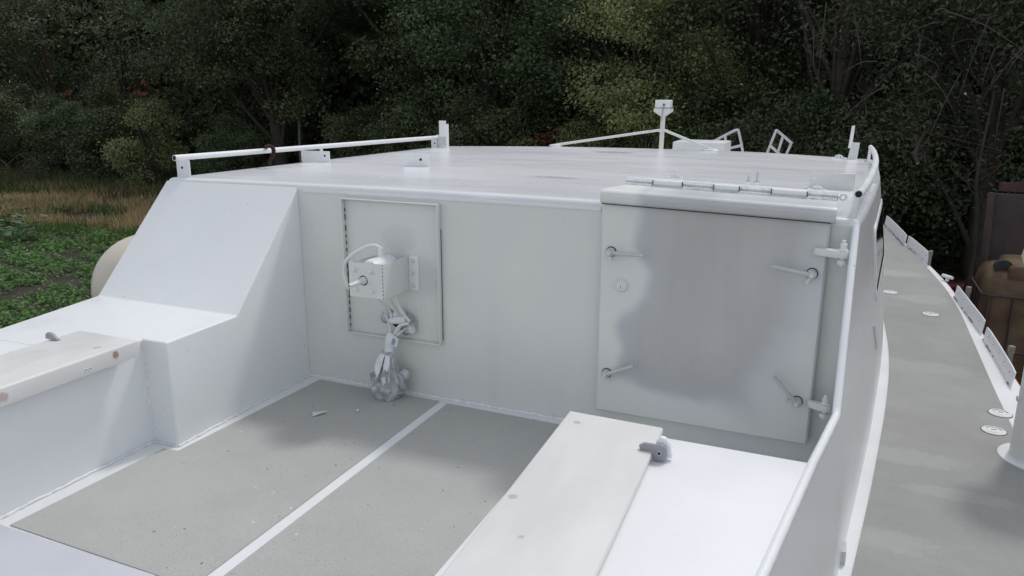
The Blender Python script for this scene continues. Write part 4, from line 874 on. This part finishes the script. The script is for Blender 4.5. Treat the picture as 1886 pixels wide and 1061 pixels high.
# deep wood behind: one mass
def wood():
    g = np.random.default_rng(5); n = 13000; u = g.uniform(0, 1, n)
    x = -62+78*u; yb = np.interp(x, [-62, -30, -10, 0, 16], [32, 31, 29, 25.5, 23]); y = yb+g.uniform(0, 10, n); z = GZ+g.uniform(0, 1, n)*np.interp(x, [-62, 16], [15, 14])
    hole = (x/y < -1.08) & (x/y > -1.5) & (z > -.2) & (z < 2.5) & (g.random(n) < .97); x, y, z = x[~hole], y[~hole], z[~hole]; n = len(x)
    per = 16; C = g.normal(size=(n, per, 3))*.55+np.stack([x, y, z], 1)[:, None, :]; C = C.reshape(-1, 3); C[:, 2] = np.maximum(C[:, 2], GZ+.1)
    ti = np.repeat(g.uniform(0, .7, n), per); me = leaves_mesh('wood', C, np.array([0, -.6, .5]), .50, ti, .7)
    o = link('wood', me, m_oak, None, smooth=None); tag(o, 'deep dark wood behind the front row of trees', 'wood', kind='stuff')
wood()
# trees with only trunks seen in the depth
for i, (x, y, r, h) in enumerate([(-17.2, 27, .10, 8), (-15.9, 28, .08, 8), (-13.6, 27.5, .12, 8), (-11.9, 26.5, .09, 8)]):
    e = empty('tree', (x, y, GZ), ['slender trunk in the shade left of the bare brown trunk gap', 'thin trunk in the shade just right of the pole', 'stouter dim trunk behind the left handrail post', 'thin dim trunk left of the forward left upright'][i], 'tree')
    MB().tube(bez([(x, y, GZ), (x+.1, y, GZ+3), (x-.1, y, GZ+h)], 4), [r]*9, 8).build('trunk', m_bark, e, smooth=60)
    o = bpy.data.objects.new('crown', TYPES['low'][0]); COL.objects.link(o); o.parent = e; o.location = (0, 0, 4.2); o.scale = (.7, .7, .7)
# thin bare trunk at right and broken branch
x, y = 2.30, 15.6
e = empty('tree', (x, y, GZ), 'thin bare young trunk left of the leaning steel panel', 'tree')
t0, t1 = on_y(1790, 480, y), on_y(1800, 320, y)
MB().tube(bez([(t0.x-.02, y, GZ), t0, t0.lerp(t1, .6)+Vector((.03, 0, 0)), t1, t1+Vector((.1, .2, 1.4))], 5), [.055, .052, .05, .048, .046, .044, .043, .042, .041, .040, .038, .036, .034, .032, .03, .028, .026, .024, .022, .02, .018], 8).build('trunk', m_bark, e, smooth=60)
mbx = MB()
for k in range(7):
    s_ = t0.lerp(t1, .55+.09*k); mbx.tube(bez([s_, s_+Vector((random.uniform(-.5, .5), random.uniform(-.2, .2), .35)), s_+Vector((random.uniform(-1, 1), random.uniform(-.3, .3), .7))], 4), [.014-.001*i for i in range(9)], 5)
mbx.build('limb', m_bark, e, smooth=60)
br = MB(); s0 = on_y(1690, 300, 14.5)
br.tube(bez([s0, on_y(1686, 285, 14.6), on_y(1690, 268, 14.9), on_y(1700, 250, 15.6), on_y(1720, 225, 16.8)], 4), [.03]*17, 8); br.tube(bez([on_y(1688, 276, 14.8), on_y(1702, 288, 14.6), on_y(1704, 300, 14.5)], 4), .014, 6)
bo = br.build('broken_branch', m_bark, None, smooth=60); tag(bo, 'broken branch with pale orange end hanging from the willow', 'branch')
MB().lathe([(.026, -.004), (.026, .002)], tuple(s0-Vector((0, .0, .0))), 'Y', 10).build('broken_end', paint('fresh_wood', (.40, .19, .08), rough=.8), bo)
# long bare twigs of the willows
def twigs():
    mb = MB()
    for k in range(15):
        u, v = random.uniform(1480, 1900), random.uniform(-30, 170); y = random.uniform(13.2, 14.6); a = on_y(u, v, y); L = random.uniform(.4, 1.3)
        d = Vector((random.uniform(-1, .6), random.uniform(-.3, .1), random.uniform(-1.3, -.1))).normalized(); b_ = a+d*L; mb.tube(bez([a, a.lerp(b_, .5)+Vector((0, 0, .07)), b_], 3), [.010, .009, .008, .007, .006, .005, .003], 5)
        if k % 2: c_ = a.lerp(b_, .4); mb.tube(bez([c_, c_+Vector((random.uniform(-.3, .3), 0, -.2)), c_+Vector((random.uniform(-.6, .4), 0, -.5))], 3), [.006, .005, .005, .004, .004, .003, .002], 5)
    return mb
twigs().build('limb', paint('twig_bark', (.075, .066, .052), (.05, .045, .035), rough=.9), FT[10], smooth=60)
# ground cover
def scatter(name, poly_fn, n, h, leaf, mat, label, cat, z=.0, aspect=.55, seed=3, up=.6, patch=None, cl=6, sp=.12, hv=.8):
    g = np.random.default_rng(seed); P_ = poly_fn(g, n)
    if patch:
        k = np.array([mnoise.noise(Vector((float(a)*patch[0], float(b)*patch[0]*patch[2], 5.))) for a, b in P_]); P_ = P_[k > patch[1]]
    n = len(P_); hh = h*g.uniform(.3, 1.1, n); C = np.concatenate([P_, (GZ+z)+np.zeros((n, 1))], 1)[:, None, :]+np.concatenate([g.normal(size=(n, cl, 2))*sp, (hh[:, None]*g.uniform(1-hv, 1, (n, cl)))[:, :, None]], 2)
    ti = np.clip(np.repeat(g.uniform(0, .9, n), cl)+g.normal(0, .1, n*cl), 0, 1); me = leaves_mesh(name, C.reshape(-1, 3), np.array([0, 0, up]), leaf, ti, aspect)
    return tag(link(name, me, mat, None, smooth=None), label, cat, kind='stuff')
def field(g, n):
    x = g.uniform(-25, -8, n); y = g.uniform(2.5, 17, n); far = np.interp(x, [-25, -21, -17, -8], [13.4, 14.4, 15.0, 17]); return np.stack([x, y], 1)[y < far]
# rows follow x
def field_rows(g, n):
    P_ = field(g, n); rowy = P_[:, 1]+.22*P_[:, 0]; ph = (rowy/1.15) % 1.0; keep = (np.abs(ph-.5) < .36) | (g.random(len(P_)) < .16); return P_[keep]
scatter('crop_plants', field_rows, 26000, .17, .085, m_crop, 'low green crop plants growing in rows on dark soil', 'crop', patch=(.9, -.22, 1.6), cl=5, sp=.07, up=1.4)
def strip(g, n):
    x = g.uniform(-40, -16, n); y = np.interp(x, [-40, -30, -16], [19.5, 18.5, 20])+g.uniform(-4.2, 2.6, n); return np.stack([x, y], 1)
def blades(name, fn, n, h, w, mat, label, cat, seed, patch=None):
    g = np.random.default_rng(seed); P_ = fn(g, n)
    if patch: k = np.array([mnoise.noise(Vector((float(a)*patch[0], float(b)*patch[0], 9.))) for a, b in P_]); P_ = P_[(k > patch[1])]
    n = len(P_); B = np.concatenate([P_, np.full((n, 1), GZ)], 1); hh = h*g.uniform(.4, 1.2, n); a = g.uniform(0, 2*np.pi, n); lean = g.normal(size=(n, 2))*.25*hh[:, None]
    s = np.stack([np.cos(a), np.sin(a), 0*a], 1)*w; T = B+np.concatenate([lean, hh[:, None]], 1); Mi = B*.5+T*.5+np.concatenate([-lean*.15, 0*hh[:, None]], 1)
    v = np.stack([B-s, B+s, Mi+s*.7, T, Mi-s*.7], 1).reshape(-1, 3); me = bpy.data.meshes.new(name); me.vertices.add(5*n); me.vertices.foreach_set('co', v.astype('f').ravel())
    me.loops.add(5*n); me.loops.foreach_set('vertex_index', np.arange(5*n, dtype='i')); me.polygons.add(n); me.polygons.foreach_set('loop_start', np.arange(0, 5*n, 5, dtype='i')); me.polygons.foreach_set('loop_total', np.full(n, 5, 'i'))
    me.update(calc_edges=True); at = me.attributes.new('tint', 'FLOAT', 'FACE'); at.data.foreach_set('value', g.uniform(0, 1, n).astype('f')); return tag(link(name, me, mat, None, smooth=None), label, cat, kind='stuff')
blades('dry_grass', lambda g, n: strip(g, n)+np.array([0, -1.2]), 42000, .36, .012, m_dry, 'tall dry brown grass between the crop field and the wood', 'grass', 4, (.35, -.2))
blades('green_grass', lambda g, n: strip(g, n)+np.array([0, 3.2]), 16000, .6, .014, m_grass, 'rough green grass at the foot of the trees', 'grass', 6)
blades('field_edge_grass', lambda g, n: strip(g, n)+np.array([2.0, -2.6]), 16000, .32, .014, m_crop, 'short green weeds between crop and dry grass', 'grass', 12, (.5, .0))
scatter('weeds', lambda g, n: np.stack([g.uniform(-31, -21.5, n), g.uniform(12.2, 16.5, n)], 1), 5000, .3, .12, m_crop, 'patch of taller green weeds beyond the crop', 'weeds', patch=(.5, .05, 1), cl=5, sp=.12, seed=8)
scatter('leaf_litter', lambda g, n: np.stack([g.uniform(.5, 6.5, n), g.uniform(15.5, 20, n)], 1), 5000, .03, .12, m_bark, 'brown leaf litter and wood chips under the willows', 'leaf litter', cl=2, sp=.1, seed=9)
# broad leaved plant at left edge
bp_ = on_z(22, 425, GZ+.3)
e = empty('leafy_plant', (bp_.x, bp_.y, GZ), 'plant with broad pale green leaves at the left end of the crop rows', 'plant')
g = random.Random(3); lf = MB()
for k in range(60):
    a = g.uniform(0, 6.28); d = g.uniform(.15, 1.0); c_ = Vector((bp_.x+d*math.cos(a)*.9, bp_.y+d*math.sin(a), GZ+g.uniform(.25, .7))); s_ = g.uniform(.08, .15); t = Vector((math.cos(a), math.sin(a), g.uniform(-.7, .4))).normalized(); b_ = Vector((-math.sin(a), math.cos(a), g.uniform(-.3, .3)))
    lf.add([c_-t*s_*.7, c_-t*s_*.2+b_*s_*.8, c_+t*s_*.6+b_*s_*.5, c_+t*s_*1.1, c_+t*s_*.6-b_*s_*.5, c_-t*s_*.2-b_*s_*.8], [(0, 1, 2, 3), (0, 3, 4, 5)])
lfo = lf.build('foliage', m_big, e, smooth=None); at = lfo.data.attributes.new('tint', 'FLOAT', 'FACE'); at.data.foreach_set('value', RNG.uniform(0, 1, len(lfo.data.polygons)).astype('f'))
st = MB()
for k in range(9): st.tube([(bp_.x+.1*math.cos(k), bp_.y+.1*math.sin(k), GZ), (bp_.x+.6*math.cos(k*2.1), bp_.y+.6*math.sin(k*2.1), GZ+.4)], .012, 5)
st.build('stem', m_big, e)
# brushwood heap
hp = on_z(45, 345, GZ); mb = MB(); g = random.Random(5)
for k in range(70):
    a = g.uniform(0, 3.14); c_ = Vector((hp.x+g.gauss(0, .9), hp.y+g.gauss(0, .6), GZ+abs(g.gauss(.1, .35)))); L = g.uniform(.5, 1.5); d = Vector((math.cos(a), math.sin(a)*.6, g.uniform(-.35, .6))).normalized()*L/2; p1 = c_-d; p1.z = max(p1.z, GZ); mb.tube([p1, c_+Vector((0, 0, .05)), c_+d], [.02, .017, .008], 5)
tag(mb.build('brushwood_heap', m_bark, None, smooth=60), 'heap of grey brushwood at the far left end of the dry grass', 'brushwood')
# pole and wire
p0, p1 = on_y(552, 262, 23.5), on_y(549, 150, 23.5)
e = empty('utility_pole', (p0.x, 23.5, GZ), 'thin grey pole standing in front of the trees', 'pole')
MB().tube([(p0.x-.02, 23.5, GZ), p0, p1], [.06, .055, .045], 10).build('shaft', m_pole, e); MB().lathe([(.05, 0), (.05, .05), (.02, .09)], tuple(p1), 'Z', 10).build('cap', m_pole, e)
# house behind the trees
hy = 40; hx0, hx1 = on_y(45, 180, hy).x, on_y(300, 180, hy).x
e = empty('house', ((hx0+hx1)/2, hy, GZ), 'brick house with orange tiled roof half hidden behind the left trees', 'house')
MB().box(hx0, hx1, hy, hy+8, GZ, 1.2).build('wall', m_brick, e)
MB().prism([(hy-.5, 1.1), (hy+4, 4.4), (hy+8.5, 1.1)], 'X', hx0-.4, hx1+.4).build('roof', m_tile, e)
for k in range(4):
    xq = hx0+(hx1-hx0)*(.14+.24*k); wfr = MB().box(xq-.65, xq+.65, hy-.06, hy+.02, -1.1, .3).build('window', m_white, e); MB().box(xq-.55, xq+.55, hy-.075, hy-.061, -1.0, .2).build('pane', m_glass, wfr)
# ------------------------------------------------------------------ yard things at the right
# steel panel
py_ = 11.9; A = on_y(1829, 356, py_); 
e = empty('steel_panel', (2.3, py_, GZ), 'dark rusty steel panel standing upright behind the plastic tank', 'steel panel')
B = on_y(1795, 660, py_)
vs = [(B.x, py_, GZ), (3.6, py_+.15, GZ), (3.5, py_+.15, A.z-.02), (A.x, py_, A.z)]; vs += [(x, y+.05, z) for x, y, z in vs]
MB().add(vs, [(0, 1, 2, 3), (7, 6, 5, 4), (0, 4, 5, 1), (1, 5, 6, 2), (2, 6, 7, 3), (3, 7, 4, 0)]).build('sheet', m_rusty, e, bevel=.01)
MB().tube([(B.x-.02, py_-.03, GZ), (A.x-.02, py_-.03, A.z+.01)], .045, 4).build('edge_bar', paint('rusty_bar', (.075, .045, .04), (.05, .035, .032), rough=.7, nscale=6), e)
# beam above
q0, q1 = on_y(1842, 343, 13), on_y(1900, 338, 13)
tag(MB().box(q0.x, q1.x+1.5, 12.9, 13.1, q0.z-.06, q0.z+.05).prism([(q0.x+.1, q0.z+.051), (q0.x+.9, q0.z+.15), (q0.x+1.7, q0.z+.051)], 'Y', 12.95, 13.05).build('rusty_beam', paint('red_rust', (.09, .035, .03), (.05, .025, .022), rough=.8, nscale=5)), 'rusty red brown beam resting behind the top of the steel panel', 'beam')
mb = MB(); mb.box(3.2, 3.35, 13.0, 13.1, GZ, q0.z-.061); tag(mb.build('beam_post', m_rusty), 'dark post carrying the rusty beam', 'post')
# red pipe on the ground
tag(MB().tube([(-.5, 16.2, GZ+.09), (1.9, 16.35, GZ+.09), (2.75, 16.55, GZ+.09)], .085, 12).build('red_pipe', paint('red_pipe_paint', (.12, .02, .02), rough=.5)), 'dark red pipe lying on the ground beyond the boat rail', 'pipe')
# IBC tank
ty = 10.4; tx0 = on_y(1808, 560, ty).x; tw = 1.15; tzt = on_y(1850, 500, ty).z; tz0 = GZ+.16
e = empty('plastic_tank', (tx0+tw/2, ty+.5, GZ), 'dirty brown plastic liquid tank in a metal cage on a dark pallet', 'tank')
def rbox(w, d, z, r):
    o = []
    for cx_, cy_, a0 in ((w/2-r, d/2-r, 0), (-w/2+r, d/2-r, 90), (-w/2+r, -d/2+r, 180), (w/2-r, -d/2+r, 270)):
        for k in range(7): q = R(a0+15*k); o.append((tx0+tw/2+cx_+r*math.cos(q), ty+.5+cy_+r*math.sin(q), z))
    return o
rings = [rbox(tw-.10, .9, tz0, .1), rbox(tw-.04, .97, tz0+.08, .13), rbox(tw-.05, .96, tz0+.42, .13), rbox(tw-.02, .98, tz0+.5, .13), rbox(tw-.05, .96, tz0+.58, .13), rbox(tw-.03, .97, tzt-.30, .14), rbox(tw-.06, .93, tzt-.14, .16), rbox(tw-.16, .83, tzt-.05, .18), rbox(tw-.30, .68, tzt-.012, .2), rbox(tw-.5, .48, tzt, .2)]
n = 28; MB().add([p for r_ in rings for p in r_], [(j*n+i, j*n+(i+1) % n, (j+1)*n+(i+1) % n, (j+1)*n+i) for j in range(len(rings)-1) for i in range(n)]+[tuple(range(n)), tuple((len(rings)-1)*n+i for i in range(n))]).build('bottle', m_tank, e, smooth=50)
MB().prism([(tx0+.22, tzt-.14), (tx0+.24, tzt+.03), (tx0+.30, tzt+.06), (tx0+.62, tzt+.07), (tx0+.78, tzt+.02), (tx0+.80, tzt-.14)], 'Y', ty+.05, ty+.85).build('top_ridge', m_tank, e, bevel=.03, seg=3)
MB().tube([(tx0+.20, ty+.32, tzt+.0), (tx0+.20, ty+.18, tzt+.0)], [.095, .10], 14).build('filler_cap', m_black, e)
mb = MB()
for z in (tz0+.02, tz0+.26, tz0+.50, tzt-.30):
    mb.tube([p for p in rbox(tw+.02, 1.02, z, .12)]+[rbox(tw+.02, 1.02, z, .12)[0]], .014, 6)
for k in range(5):
    x = tx0+.06+(tw-.12)*k/4; mb.tube([(x, ty-.008, tz0), (x, ty-.008, tzt-.30)], .012, 6)
    yv = ty+.06+.88*k/4; mb.tube([(tx0-.008, yv, tz0), (tx0-.008, yv, tzt-.30)], .012, 6)
mb.build('cage', m_cage, e, smooth=60)
mb = MB(); mb.box(tx0-.02, tx0+tw+.02, ty, ty+1.0, GZ+.12, GZ+.155)
for k in range(3): mb.box(tx0+.52*k, tx0+.52*k+.12, ty+.02, ty+.98, GZ+.001, GZ+.119)
mb.build('pallet', m_pallet, e)
